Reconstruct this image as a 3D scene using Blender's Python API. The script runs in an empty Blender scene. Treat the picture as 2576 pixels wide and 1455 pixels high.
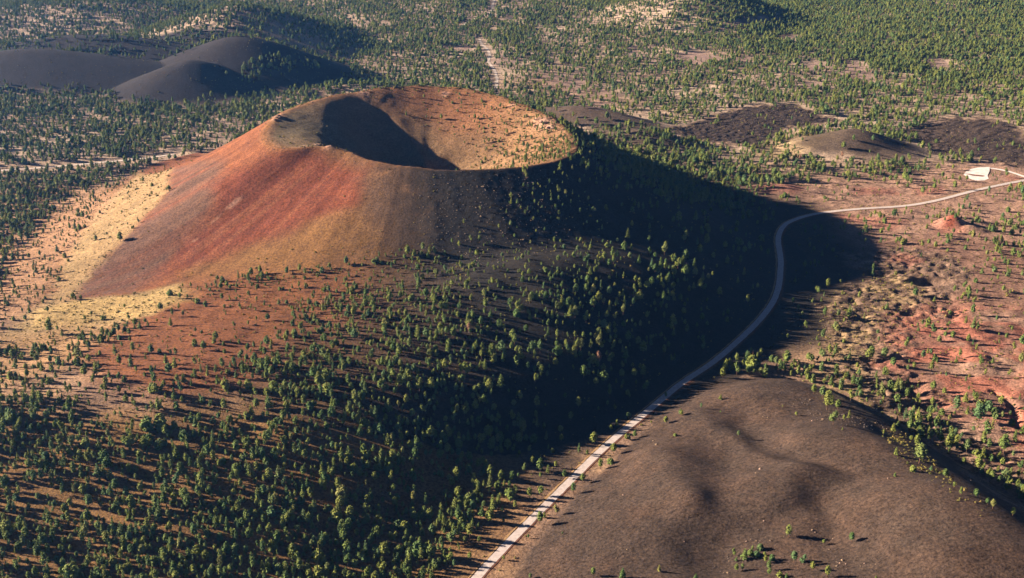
import bpy, math, random
import numpy as np
from mathutils import Vector

rnd = random.Random(7)
rng = np.random.default_rng(11)
scene = bpy.context.scene
COL = scene.collection

# ------------------------------------------------------------------ camera model (also used to place things on the terrain)
CAM_H = 750.0
PITCH = math.radians(22.3)
FP = 3109.0                      # focal length in the units of a 2576 px wide picture
W2, H2 = 1288.0, 727.5
FWD = np.array([0, math.cos(PITCH), -math.sin(PITCH)])
UP = np.array([0, math.sin(PITCH), math.cos(PITCH)])

def ray(px, py):
    return FWD + (px - W2) / FP * np.array([1.0, 0, 0]) - (py - H2) / FP * UP

def G(px, py, z=0.0):
    d = ray(px, py)
    t = (z - CAM_H) / d[2]
    return d[0] * t, d[1] * t

def project(x, y, z):
    q0 = x; q1 = y * UP[1] + (z - CAM_H) * UP[2]; q2 = y * FWD[1] + (z - CAM_H) * FWD[2]
    return W2 + FP * q0 / q2, H2 - FP * q1 / q2, q2

# ------------------------------------------------------------------ noise
def _hash(ix, iy, seed):
    h = (ix.astype(np.int64) * 374761393 + iy.astype(np.int64) * 668265263 + seed * 974634777) & 0xFFFFFFFF
    h = ((h ^ (h >> 13)) * 1274126177) & 0xFFFFFFFF
    h = ((h ^ (h >> 16)) * 2246822519) & 0xFFFFFFFF
    return ((h ^ (h >> 15)) & 0xFFFFFF) / float(0xFFFFFF) * 2 - 1

def vnoise(x, y, seed=0):
    ix = np.floor(x); iy = np.floor(y)
    fx = x - ix; fy = y - iy
    fx = fx * fx * fx * (fx * (fx * 6 - 15) + 10); fy = fy * fy * fy * (fy * (fy * 6 - 15) + 10)
    a = _hash(ix, iy, seed); b = _hash(ix + 1, iy, seed); c = _hash(ix, iy + 1, seed); d = _hash(ix + 1, iy + 1, seed)
    return (a + (b - a) * fx) * (1 - fy) + (c + (d - c) * fx) * fy

def fbm(x, y, scale, octv=4, seed=0, gain=0.5):
    x = np.asarray(x, float); y = np.asarray(y, float)
    s = np.zeros(np.broadcast(x, y).shape); a = 1.0; n = 0.0; f = 1.0 / scale
    for k in range(octv):
        ca, sa = math.cos(0.6 * k), math.sin(0.6 * k)
        s += a * vnoise((x * ca - y * sa) * f + 17.3 * k, (x * sa + y * ca) * f - 9.1 * k, seed + k * 13)
        n += a; a *= gain; f *= 2.03
    return s / n

def sstep(a, b, v):
    t = np.clip((v - a) / (b - a), 0, 1)
    return t * t * (3 - 2 * t)

def smin(a, b, k):
    h = np.clip(0.5 + 0.5 * (b - a) / k, 0, 1)
    return b + (a - b) * h - k * h * (1 - h)

def smax(a, b, k):
    return -smin(-a, -b, k)

# ------------------------------------------------------------------ terrain function
CX, CY = -156.0, 2150.0
RIM = [(1080,213,205),(1200,226,200),(1300,258,195),(1400,305,186),(1445,352,176),(1443,380,172),(1400,402,172),(1300,416,174),
       (1150,423,177),(1000,412,180),(880,378,184),(800,360,190),(720,374,186),(675,362,184),(666,335,186),(700,288,195),
       (800,247,203),(900,228,206),(990,216,206)]
_N = 720
_ph = []; _rr = []; _hh = []
for (a, b, h) in RIM:
    x, y = G(a, b, h)
    _ph.append(math.atan2(y - CY, x - CX) % (2 * math.pi)); _rr.append(math.hypot(x - CX, y - CY)); _hh.append(h)
_o = np.argsort(_ph); _ph = np.array(_ph)[_o]; _rr = np.array(_rr)[_o]; _hh = np.array(_hh)[_o]
_g = np.linspace(0, 2 * math.pi, _N, endpoint=False)
def _per(v, sm=7):
    p = np.concatenate([_ph - 2 * math.pi, _ph, _ph + 2 * math.pi]); q = np.concatenate([v, v, v])
    r = np.interp(_g, p, q)
    k = np.exp(-0.5 * (np.arange(-3 * sm, 3 * sm + 1) / sm) ** 2); k /= k.sum()
    return np.convolve(np.concatenate([r[-3 * sm:], r, r[:3 * sm]]), k, 'valid')
RIM_R = _per(_rr); RIM_H = _per(_hh); RIM_RS = _per(_rr, 42); RIM_HS = _per(_hh, 42)
def pint(tab, phi):
    t = (phi % (2 * math.pi)) / (2 * math.pi) * _N
    i = np.floor(t).astype(int) % _N; f = t - np.floor(t)
    return tab[i] * (1 - f) + tab[(i + 1) % _N] * f
def adiff(phi, deg):
    d = (phi - math.radians(deg) + math.pi) % (2 * math.pi) - math.pi
    return np.degrees(d)
# distance from rim to foot by azimuth (deg: 0 right, 90 far, 180 left, 270 near)
_fa = np.radians([0, 45, 90, 135, 180, 225, 270, 315]); _fl = np.array([350, 400, 440, 450, 470, 590, 680, 470.])
_p = np.concatenate([_fa - 2 * math.pi, _fa, _fa + 2 * math.pi]); _q = np.concatenate([_fl] * 3)
FOOT = np.interp(_g, _p, _q)
k_ = np.exp(-0.5 * (np.arange(-90, 91) / 30.0) ** 2); k_ /= k_.sum()
FOOT = np.convolve(np.concatenate([FOOT[-90:], FOOT, FOOT[:90]]), k_, 'valid')

FPOW = 1.32 + (FOOT - 350) / 330 * .42
def cone_height(x, y):
    dx, dy = x - CX, y - CY
    r = np.hypot(dx, dy); phi = np.arctan2(dy, dx)
    R = pint(RIM_R, phi) + fbm(np.cos(phi) * 5, np.sin(phi) * 5, 1.0, 3, 5) * 3.0
    Hh = pint(RIM_H, phi) + fbm(np.cos(phi) * 9, np.sin(phi) * 9, 1.0, 3, 8) * 2.0
    L = pint(FOOT, phi)
    d = r - R
    t = d / L
    tt = np.clip(t, -0.5, 1.0)
    zo = Hh * np.power(np.clip(1 - tt, 0, 2), pint(FPOW, phi))
    # gullies and slight radial relief on the flanks
    fl = np.clip(t * 4, 0, 1) * np.clip((1 - t) * 3, 0, 1)
    zo = zo + fl * (fbm(np.cos(phi) * 5, np.sin(phi) * 5, 1.0, 3, 21) * 3.0 + fbm(x, y, 90, 3, 22) * 2.0)
    e = -d
    w_in = sstep(0, 70, e)
    Ho = Hh
    e = e + (pint(RIM_RS, phi) - R) * w_in
    Hh = Hh * (1 - w_in) + pint(RIM_HS, phi) * w_in
    bw = 100.0 * np.exp(-(adiff(phi, 184) / 33.0) ** 2) + 4
    w = 14.0
    sp = w * np.logaddexp(0, (e - bw) / w)
    drop = np.minimum(e, 400) * 0.12 * (bw > 20) * 1.0 + 0 * e
    # shallow slump inside the bench, held by a raised lip
    bench = np.exp(-(adiff(phi, 184) / 33.0) ** 2)
    drop = bench * (0.16 * np.clip(e, 0, 400)) - bench * 0 + (1 - bench) * 0.05 * np.clip(e, 0, 300)
    zi = Hh - drop - (0.37 + .25 * sstep(72, 112, np.abs(adiff(phi, 42)))) * sp
    zi = zi + np.clip(e / 60, 0, 1) * (fbm(np.cos(phi) * 4, np.sin(phi) * 4, 1.0, 2, 31) * 1.2 + fbm(x, y, 45, 3, 32) * 1.0)
    zi = smax(zi, Hh - 100 + fbm(x, y, 60, 3, 33) * 2 + 0.0009 * r * r, 22.0)
    z = np.where(d > 25, zo, np.where(d < -25, zi, smin(zo, zi + np.clip(-e, 0, 60) * 0.0, 7.0)))
    # outside the rim the inner surface must not cut in: extend it upwards
    Hh = Ho
    zi2 = Hh + 0.55 * d
    a = np.where(d > 0, zi2, zi)
    z = smin(zo, a, 8.0)
    return z, d, t, phi, R

def cinder_knoll(x, y, cx, cy, H, Ra, Rb, rot, pw=1.3, flat=0.18):
    c, s = math.cos(rot), math.sin(rot)
    u = ((x - cx) * c + (y - cy) * s) / Ra; v = (-(x - cx) * s + (y - cy) * c) / Rb
    t = np.sqrt(u * u + v * v + flat * flat) - flat
    return H * np.power(np.clip(1 - t / (np.sqrt(1 + flat * flat) - flat), 0, 1), pw)

def KN(px, py, H, Ra, Rb, rot=0, pw=1.3, flat=0.18):
    x, y = G(px, py, H)
    return (x, y, H, Ra, Rb, rot, pw, flat)

KNOLLS = {
    'dark':   [KN(605,98,108,345,250,0.0,1.15,.24), KN(478,157,78,240,165,0.15,1.15,.22),
               KN(90,128,84,620,170,-0.06,1.0,.2), KN(230,92,84,660,200,-0.1,1.0,.25)],
    'wood':   [KN(590,22,112,420,480,0.0,1.25,.15), KN(1760,-28,90,380,420,0.0,1.2,.2), KN(250,10,60,700,400,0,1.2,.3),
               KN(900,215,24,240,90,0.1,1.3,.3)],
    'small':  [KN(1480,273,40,260,110,-0.45,1.2,.2), KN(2150,330,44,170,110,-0.1,1.2,.2), KN(1600,330,30,180,90,-0.5,1.2,.2)],
    'red':    [KN(2398,550,19,36,40,0,1.1,.12), KN(2440,575,9,40,26,0,1.2,.2), KN(1960,470,12,120,40,-.1,1.2,.2), KN(2250,545,6,70,30,-.1,1.2,.2)],
}

HILL_POLY = [G(a, b) for a, b in [(1235,1560),(1330,1400),(1450,1262),(1560,1150),(1665,1045),(1745,1000),(1850,962),(1975,962),
             (2090,990),(2180,1035),(2270,1085),(2390,1165),(2640,1325),(2900,1480),(3300,1900),(2600,2400),(1300,2400),(1000,1900)]]
HROAD = [G(a, b) for a, b in [(900,1900),(1235,1560),(1330,1400),(1450,1262),(1560,1150),(1665,1045),(1745,1000),(1790,985)]]
HFAR = [G(a, b) for a, b in [(1850,962),(1975,962),(2090,990),(2180,1035),(2270,1085),(2390,1165),(2640,1325),(2900,1480),(3300,1900)]]

def poly_sd(x, y, P):
    """signed distance to a closed polygon: negative inside"""
    d = np.full(x.shape, 1e12); ins = np.zeros(x.shape, bool)
    n = len(P)
    for i in range(n):
        ax, ay = P[i]; bx, by = P[(i + 1) % n]
        ex, ey = bx - ax, by - ay
        wx, wy = x - ax, y - ay
        h = np.clip((wx * ex + wy * ey) / (ex * ex + ey * ey + 1e-9), 0, 1)
        qx, qy = wx - ex * h, wy - ey * h
        d = np.minimum(d, qx * qx + qy * qy)
        c = ((ay > y) != (by > y))
        with np.errstate(divide='ignore', invalid='ignore'):
            xi = (bx - ax) * (y - ay) / ((by - ay) if by != ay else 1e-9) + ax
        ins ^= c & (x < xi)
    return np.where(ins, -1, 1) * np.sqrt(d)

def line_d(x, y, P):
    d = np.full(x.shape, 1e12)
    for i in range(len(P) - 1):
        ax, ay = P[i]; bx, by = P[i + 1]
        ex, ey = bx - ax, by - ay
        wx, wy = x - ax, y - ay
        h = np.clip((wx * ex + wy * ey) / (ex * ex + ey * ey + 1e-9), 0, 1)
        qx, qy = wx - ex * h, wy - ey * h
        d = np.minimum(d, qx * qx + qy * qy)
    return np.sqrt(d)

HB = []
for (px, py, z, H, Ra, Rb, rot) in [
        (1905,1010,18,10,60,70,0), (2100,1135,42,13,80,60,-.5), (2350,1305,60,19,95,70,-.6),
        (1890,1290,30,8,60,70,.3), (1990,1225,38,7,60,26,.2), (1600,1330,22,5,60,60,0),
        (1700,1200,24,4,42,80,.2), (2000,1120,36,3,30,44,.3),
        (2250,1075,44,-6,40,50,0), (1750,1420,34,-7,60,40,0), (1960,1330,38,-6,50,22,.3), (2450,1455,56,8,70,60,0),
        (2080,1400,44,-5,90,50,-.2),  (1680,1180,20,4,30,50,.6), (1720,1280,28,5,26,60,.5), (2300,1420,56,5,24,60,.7)]:
    x, y = G(px, py, z); HB.append((x, y, H, Ra, Rb, rot))

DROPS = []
for A, S, W, zl, pts in [(9.5, 27, 66, 34, [(1800,1000),(1835,1035),(1875,1090),(1912,1135),(1970,1180),(2050,1222),(2120,1250)]),
                         (6.8, 36, 80, 30, [(1745,1110),(1765,1180),(1775,1250),(1768,1320),(1750,1390),(1738,1470),(1730,1560)]),
                         (6.8, 26, 70, 46, [(2035,1235),(2020,1262),(2020,1292),(2036,1330),(2065,1375)])]:
    g = np.array([G(a, b, zl) for a, b in pts]); g = g[np.argsort(g[:, 1])]; DROPS.append((A, S, W, g))
def dune_steps(x, y):
    """wind-heaped shoulders: gentle on the left, falling away on the right"""
    o = np.zeros(x.shape)
    for A, S, W, g in DROPS:
        u = x - np.interp(y, g[:, 1], g[:, 0]) + fbm(x, y, 60, 2, 66) * 14
        y0, y1 = g[0, 1], g[-1, 1]; e = 32.0
        w = sstep(y0 - e, y0 + e, y) * (1 - sstep(y1 - e, y1 + e, y))
        f = .45 * np.exp(np.minimum(u + S, 0) / W) * (1 - sstep(-S, S, u)) - .55 * sstep(-S, S, u) * np.exp(-np.clip(u - S, 0, None) / W)
        o = o + A * w * f
    return o

def hill_height(x, y):
    m = (x > -400) & (x < 1500) & (y > 300) & (y < 1750)
    out = np.zeros(np.shape(x)); sd_all = np.full(np.shape(x), 1e3)
    if not m.any():
        return out, sd_all
    X, Y = x[m], y[m]
    sd = poly_sd(X, Y, HILL_POLY)
    ins = np.clip(-sd, 0, 1e9)
    dr = line_d(X, Y, HROAD); df = line_d(X, Y, HFAR)
    ins_s = np.where(sd < 0, 1, 0)
    za = 62 * (1 - np.exp(-dr / 250.0)) + 10 * sstep(100, 420, dr)
    zb = np.where(df < 1e9, 0.60 * df, 0) * 1.0
    wv = fbm(X, Y, 140, 3, 61) * 3.0
    z = smin(za + wv * np.clip(dr / 80, 0, 1), zb, 34.0) + 0.0
    b = np.zeros(X.shape)
    for (cx, cy, H, Ra, Rb, rot) in HB:
        c, s = math.cos(rot), math.sin(rot)
        u = ((X - cx) * c + (Y - cy) * s) / Ra; v = (-(X - cx) * s + (Y - cy) * c) / Rb
        b += 1.3 * H * np.exp(-(u * u + v * v))
    z = z + (b + 1.5 * dune_steps(X, Y)) * np.clip(df / 60, 0, 1) * np.clip(dr / 40, 0, 1)
    z = np.where(sd < 0, z, -sd * 0.3 - 5)
    out[m] = np.maximum(z, 0); sd_all[m] = sd
    return out, sd_all

def base_plain(x, y):
    z = fbm(x, y, 420, 3, 41) * 7.0 + fbm(x, y, 110, 3, 42) * 1.8
    # calm at the foot of the cone and along the valley with the road
    cal = np.exp(-((x - 330) / 330.0) ** 2 - ((y - 1650) / 420.0) ** 2)
    z = z * (1 - 0.85 * cal)
    far = sstep(2600, 5200, y)
    z = z + far * (fbm(x, y, 900, 3, 43) * 30.0)
    return z

ROAD0 = [(1110,1560),(1195,1455),(1297,1347),(1401,1243),(1529,1116),(1636,1029),(1711,965),(1799,910),(1899,820),(1946,763),(1961,719),(1965,652),(1960,600)]
_r0 = np.array([G(a, b) for a, b in ROAD0]); _ro = np.argsort(_r0[:, 1]); _r0 = _r0[_ro]
def spur(x, y):
    """the broad wooded shoulder of the cone that falls away towards the road"""
    d = (np.interp(y, _r0[:, 1], _r0[:, 0]) - x) * .87 - 14 - 62 * (1 - sstep(1290, 1450, y)) + fbm(x, y, 90, 3, 51) * 12
    f = np.interp(d, SPD, SPH)
    k = (.50 + .50 * sstep(1020, 1350, y)) * (1 - .75 * sstep(1650, 2050, y))
    b = f * k + fbm(x, y, 150, 3, 52) * 7 * sstep(40, 160, d)
    b = b + 34 * np.exp(-((d - 230) / 150.0) ** 2 - ((y - 1745) / 170.0) ** 2) * sstep(0, 60, d)
    return np.where((y > 500) & (y < 2150), b, -20.0)
SPD = np.linspace(0, 1150, 116)
_sl = np.interp(SPD, [0, 12, 80, 130, 230, 420, 520, 1150], [.1, .50, .48, .25, .09, .00, -.07, -.13])
SPH = np.concatenate([[0], np.cumsum((_sl[1:] + _sl[:-1]) * 5)]) - 1.0

def terrain(x, y):
    z = base_plain(x, y)
    zc, d, t, phi, R = cone_height(x, y)
    cm = t < 1
    z = np.where(cm, smax(z, zc, 14.0), smax(z, np.zeros_like(z) + np.minimum(z, 0), 14.0))
    sp_ = spur(x, y); z = np.where(sp_ > -15, smax(z, sp_, 22.0), z)
    kk = np.zeros_like(z)
    for k in KNOLLS:
        for (cx, cy, H, Ra, Rb, rot, pw, flat) in KNOLLS[k]:
            kk = np.maximum(kk, cinder_knoll(x, y, cx, cy, H, Ra, Rb, rot, pw, flat))
    hh, sd = hill_height(x, y)
    z = z + hh + kk
    return z, d, t, phi, sd

# ------------------------------------------------------------------ grid
def axis_lines(fine0, fine1, step, grow, end0, end1, mid=None):
    v = list(np.arange(fine0, fine1, step))
    s = step; a = v[-1]
    while a < end1:
        lim = mid[1] if (mid and a < mid[0]) else 1e9
        s = min(s * grow, lim) if s < lim else s
        a += s; v.append(a)
    s = step; a = v[0]
    while a > end0:
        s = s * 1.09; a -= s; v.insert(0, a)
    return np.array(v)
GXr = axis_lines(-760, 900, 3.6, 1.012, -15000, 15000)
_left = axis_lines(-760, -750, 3.6, 1.012, 0, 15000)
GX = np.concatenate([-( _left[3:] + 1520)[::-1], GXr[GXr >= -760]])
GX = np.unique(np.round(GX, 3)); GX = GX[np.concatenate([[True], np.diff(GX) > 1.5])]
GY = axis_lines(930, 2750, 3.6, 1.004, -2500, 15000, mid=(5600, 9.0))
_i = np.searchsorted(GY, 5600); 
yy = [GY[_i]]; s = 9.0
while yy[-1] < 15000:
    s *= 1.05; yy.append(yy[-1] + s)
GY = np.concatenate([GY[:_i], yy])
NX, NY = len(GX), len(GY)
XX, YY = np.meshgrid(GX, GY)
print('grid', NX, NY, NX * NY)
Z, CD, CT, CPHI, HSD = terrain(XX, YY)

def bil(A, x, y):
    x = np.asarray(x, float); y = np.asarray(y, float)
    i = np.clip(np.searchsorted(GX, x) - 1, 0, NX - 2); j = np.clip(np.searchsorted(GY, y) - 1, 0, NY - 2)
    fx = np.clip((x - GX[i]) / (GX[i + 1] - GX[i]), 0, 1); fy = np.clip((y - GY[j]) / (GY[j + 1] - GY[j]), 0, 1)
    return (A[j, i] * (1 - fx) + A[j, i + 1] * fx) * (1 - fy) + (A[j + 1, i] * (1 - fx) + A[j + 1, i + 1] * fx) * fy

_ts = np.concatenate([np.arange(850, 3200, 3.0), np.arange(3200, 9000, 8.0)])
def at(px, py):
    """the point of the terrain that is seen at a place of the photograph"""
    d = ray(px, py)
    X = d[0] * _ts; Y = d[1] * _ts; Zr = CAM_H + d[2] * _ts
    b = Zr < bil(Z, X, Y)
    if not b.any():
        return G(px, py)
    i = int(np.argmax(b)); lo, hi = _ts[max(i - 1, 0)], _ts[i]
    for _ in range(8):
        m = (lo + hi) / 2
        if CAM_H + d[2] * m < bil(Z, d[0] * m, d[1] * m): hi = m
        else: lo = m
    return d[0] * hi, d[1] * hi

def poly(pts): return [at(a, b) for a, b in pts]

def mask(P, feather, warp=0, wscale=40, seed=1, x=None, y=None):
    x = XX if x is None else x; y = YY if y is None else y
    P = np.array(P); f = feather + warp
    x0, y0 = P.min(0) - f * 1.5; x1, y1 = P.max(0) + f * 1.5
    m = (x > x0) & (x < x1) & (y > y0) & (y < y1)
    out = np.zeros(x.shape)
    if m.any():
        X, Y = x[m], y[m]
        sd = poly_sd(X, Y, [tuple(p) for p in P])
        if warp: sd = sd + fbm(X, Y, wscale, 4, seed, 0.6) * warp
        out[m] = 1 - sstep(-feather, feather, sd)
    return out

# ------------------------------------------------------------------ roads (centre lines traced on the terrain)
ROAD = [(1110,1560),(1195,1455),(1297,1347),(1401,1243),(1529,1116),(1636,1029),(1711,965),(1799,910),(1899,820),(1946,763),(1961,719),(1965,652),
        (1955,598),(1970,565),(2013,544),(2097,531),(2181,524),(2282,519),(2349,507),(2433,484),(2467,476),(2524,464),(2580,453),(2680,438)]
LOOP = [(2486,423),(2524,427),(2562,439),(2590,450),(2640,456)]
TRACK_L = [(-60,432),(5,430),(80,424),(180,416),(280,407),(360,399),(440,388)]
TRACK_N = [(1246,-10),(1240,12),(1236,30),(1212,42),(1180,52),(1158,70)]
TRACK_S = [(1206,98),(1212,112),(1228,126),(1232,138),(1228,156),(1246,180),(1250,196),(1248,222)]
def smooth_line(P, step=4.0, sm=6):
    P = np.array(P); s = np.concatenate([[0], np.cumsum(np.hypot(*np.diff(P, axis=0).T))])
    n = max(int(s[-1] / step), 4); q = np.linspace(0, s[-1], n)
    L = np.stack([np.interp(q, s, P[:, 0]), np.interp(q, s, P[:, 1])], 1)
    k = np.exp(-0.5 * (np.arange(-3 * sm, 3 * sm + 1) / sm) ** 2); k /= k.sum()
    pad = 3 * sm
    out = []
    for c in range(2):
        v = L[:, c]
        v = np.concatenate([2 * v[0] - v[pad:0:-1], v, 2 * v[-1] - v[-2:-pad - 2:-1]])
        out.append(np.convolve(v, k, 'valid'))
    return np.stack(out, 1)
def sm1(v, sm):
    k = np.exp(-0.5 * (np.arange(-3 * sm, 3 * sm + 1) / sm) ** 2); k /= k.sum(); pad = 3 * sm
    v = np.concatenate([2 * v[0] - v[pad:0:-1], v, 2 * v[-1] - v[-2:-pad - 2:-1]])
    return np.convolve(v, k, 'valid')
roads = {}
for nm, P, wd, sm in [('road', ROAD, 4.8, 7), ('loop', LOOP, 4.0, 4), ('track_l', TRACK_L, 4.2, 8), ('track_n', TRACK_N, 4.2, 3), ('track_s', TRACK_S, 4.0, 3)]:
    L = smooth_line(poly(P), 4.0, sm)
    z = sm1(bil(Z, L[:, 0], L[:, 1]), 6 if len(L) > 40 else 3)
    roads[nm] = (L, z, wd)
LOT = poly([(2424,440),(2430,432),(2444,425),(2466,421),(2490,421),(2489,432),(2484,442),(2487,450),(2476,454),(2452,455),(2436,449)])
LOTC = np.array(LOT).mean(0); LOTZ = float(bil(Z, *LOTC))
def near_line(x, y, L):
    """distance to a dense line and index of its nearest point, for the grid window that lies close to it"""
    D = np.full(x.shape, 1e6); I = np.zeros(x.shape, int)
    for k, (cx, cy) in enumerate(L):
        i0, i1 = np.searchsorted(GX, [cx - 30, cx + 30]); j0, j1 = np.searchsorted(GY, [cy - 30, cy + 30])
        if i1 <= i0 or j1 <= j0: continue
        d = np.hypot(x[j0:j1, i0:i1] - cx, y[j0:j1, i0:i1] - cy)
        s = D[j0:j1, i0:i1]; b = d < s
        s[b] = d[b]; I[j0:j1, i0:i1][b] = k
    return D, I

# ------------------------------------------------------------------ zones: lava, hollows
LAVA = [([(1690,322),(1760,306),(1850,276),(1930,262),(1995,262),(2055,288),(2110,303),(2060,318),(1985,318),(1925,345),(1905,372),(1830,372),(1760,352),(1705,350)], .9),
        ([(2285,330),(2330,305),(2400,296),(2470,292),(2540,310),(2640,350),(2680,430),(2560,425),(2490,405),(2420,395),(2350,385),(2310,360)], .9),
        ([(2110,640),(2230,620),(2330,640),(2450,660),(2420,740),(2400,800),(2300,810),(2240,880),(2190,930),(2110,900),(2080,820),(2060,775),(2120,740),(2200,700)], 1.0),
        ([(2240,880),(2320,900),(2300,960),(2370,1010),(2420,1080),(2520,1120),(2600,1200),(2600,1300),(2480,1230),(2380,1150),(2290,1080),(2200,1020),(2120,960),(2080,930),(2140,900)], 1.25)]
LM = np.zeros(Z.shape)
for P, a in LAVA:
    LM = np.maximum(LM, a * mask(poly(P), 12, 38, 55, 3))
def ridged(x, y, sc, seed, octv=4):
    s = 0; a = 1.0; n = 0
    for k in range(octv):
        s = s + a * (1 - np.abs(vnoise(x / sc * 2 ** k + 3.1 * k, y / sc * 2 ** k, seed + k)) * 2.2); n += a; a *= .55
    return s / n
ZL = ridged(XX, YY, 19, 71) * 1.5 + fbm(XX, YY, 8, 2, 72) * 2.8
LM_T = LM * np.clip(HSD / 30, 0, 1)
Z = Z + LM_T * ZL
# ropy red ground on the right: small knolls and gullies
REDP = poly([(2270,800),(2400,770),(2520,790),(2700,800),(2800,1000),(2760,1200),(2600,1180),(2500,1130),(2420,1050),(2360,1000),(2300,960),(2250,880)])
REDM = mask(REDP, 40, 30, 70, 9)
Z = Z + REDM * (fbm(XX, YY, 38, 3, 81) * 4.5)
HUM = mask(poly([(1900,470),(2080,440),(2300,420),(2500,400),(2700,400),(2900,800),(2800,1100),(2400,900),(2250,700),(2100,545),(2000,500)]), 60, 40, 90, 12)
Z = Z + HUM * (fbm(XX, YY, 26, 3, 83) * 1.9 + fbm(XX, YY, 8, 2, 84) * .5)
# sink holes and a crack in the red ground
def gauss(px, py, H, Ra, Rb, rot=0):
    global Z
    cx, cy = at(px, py); c, s = math.cos(rot), math.sin(rot)
    u = ((XX - cx) * c + (YY - cy) * s) / Ra; v = (-(XX - cx) * s + (YY - cy) * c) / Rb
    Z = Z + H * np.exp(-(u * u + v * v) ** 1.6)
gauss(2335, 712, -13, 24, 15); gauss(2205, 690, -5, 16, 9); gauss(2290, 975, -11, 20, 22, .3); gauss(2330, 1010, -7, 20, 26, .4)
gauss(2290, 790, -4, 14, 9); gauss(2150, 760, -5, 10, 14); gauss(2170, 800, -5, 9, 20); gauss(2255, 1025, -6, 30, 15)
CR = smooth_line(poly([(2500,985),(2520,995),(2545,1010),(2552,1040),(2562,1075)]), 2.0, 3)
dcr, _ = near_line(XX, YY, CR)
Z = Z - 5.5 * np.exp(-(dcr / 4.5) ** 2) + 0.0 * np.exp(-((dcr - 9) / 5.0) ** 2)
# rock outcrops on the rim and far inner wall
OUT = np.zeros(Z.shape)
for px, py, r in [(1368,306,16),(1382,318,10),(1350,300,8),(700,292,9),(690,300,6),(705,287,5),(806,364,10),(830,368,7),(775,366,7),(1120,235,8),(915,232,10),(1290,262,6)]:
    cx, cy = at(px, py + 3)
    OUT = np.maximum(OUT, np.exp(-(np.hypot(XX - cx, YY - cy) / r) ** 2))
Z = Z + OUT * (2.5 + fbm(XX, YY, 9, 2, 88) * 4)
# small-scale roughness of the cinder flanks
Z = Z + np.where(CT < 1, 1, 0) * fbm(XX, YY, 12, 2, 90) * 0.35
# dark blocky cinders on the shaded near flank
BLK = mask(poly([(1100,430),(1300,430),(1400,440),(1420,560),(1330,640),(1180,680),(1100,640),(1060,560),(1080,480)]), 30, 40, 60, 14)
Z = Z + BLK * np.clip(fbm(XX, YY, 8, 2, 91), -.1, 1) * 1.0

# flatten under the roads
RD = {}
for nm, (L, z, wd) in roads.items():
    D, I = near_line(XX, YY, L)
    zt = z[I]
    w = 1 - sstep(wd + 3.0, wd + 15.0, D)
    Z = Z * (1 - w) + (zt - 0.25) * w
    RD[nm] = D
lotd = mask(LOT, 6)
Z = Z * (1 - lotd) + (LOTZ - .25) * lotd
ROADALL = np.minimum.reduce([RD['road'], RD['loop'], RD['track_l'] + 0, RD['track_n'] + 12, RD['track_s'] + 12])

# ------------------------------------------------------------------ soil colours (what the ground is made of, with some shade and haze painted in)
def col(c): return np.array(c)
C_PLAIN = col((.160, .100, .070)); C_PLAIN2 = col((.220, .138, .088)); C_STRAW = col((.205, .142, .070))
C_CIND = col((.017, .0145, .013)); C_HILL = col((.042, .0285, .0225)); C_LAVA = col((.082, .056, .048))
C_RED = col((.102, .028, .0145)); C_ORANGE = col((.114, .053, .022)); C_GOLD = col((.112, .055, .020)); C_GREY = col((.072, .044, .033))
C_PINK = col((.225, .132, .098)); C_REDG = col((.225, .088, .060)); C_FLOOR = col((.11, .070, .046)); C_BENCH = col((.085,.066,.040))
RGB = np.empty(Z.shape + (3,))
n1 = fbm(XX, YY, 160, 4, 101)[..., None]; n2 = fbm(XX, YY, 45, 4, 102)[..., None]; n3 = fbm(XX, YY, 14, 3, 103)[..., None]
def mixc(m, c):
    global RGB
    m = np.clip(m, 0, 1)
    if m.ndim == 2: m = m[..., None]
    RGB = RGB * (1 - m) + c * m
RGB[:] = C_PLAIN
mixc(sstep(-.1, .4, n2 + n1 * .6), C_PLAIN2)
# forested ground beyond the cone: pale soil, lightened further to paint in distance haze
mixc((sstep(2300, 2700, YY) * .8)[..., None] * (0.7 + .5 * n1), np.array([.34, .26, .20]))
def zone(pts, c, feather=20, warp=20, ws=60, seed=1, a=1.0, world=False):
    mixc(a * mask(pts if world else poly(pts), feather, warp, ws, seed), c)
# forest floor, lower left
zone([(-60,1000),(250,1010),(600,1000),(900,900),(1300,1100),(1250,1300),(1100,1600),(-200,1800),(-300,1200)], C_PLAIN2 * np.array([.62,.54,.34]), 60, 60, 120, 4)
# cinder flanks of the big cone
ph = CPHI; onc = (CT < 1.02) & (CD > -3)
def onflank(m): return m * onc
st = fbm(np.cos(ph) * 30, np.sin(ph) * 30 + CD * 0.0015, 1.0, 4, 111)      # streaks that run down the slope
st2 = fbm(np.cos(ph) * 75, np.sin(ph) * 75 + CD * 0.004, 1.0, 3, 112)
flank = onc * (1 - sstep(.80, 1.02, CT + .1 * n1[..., 0]))
mixc(flank, C_ORANGE * .9)
lft = np.exp(-(adiff(ph, 205) / 48) ** 2)
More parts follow.
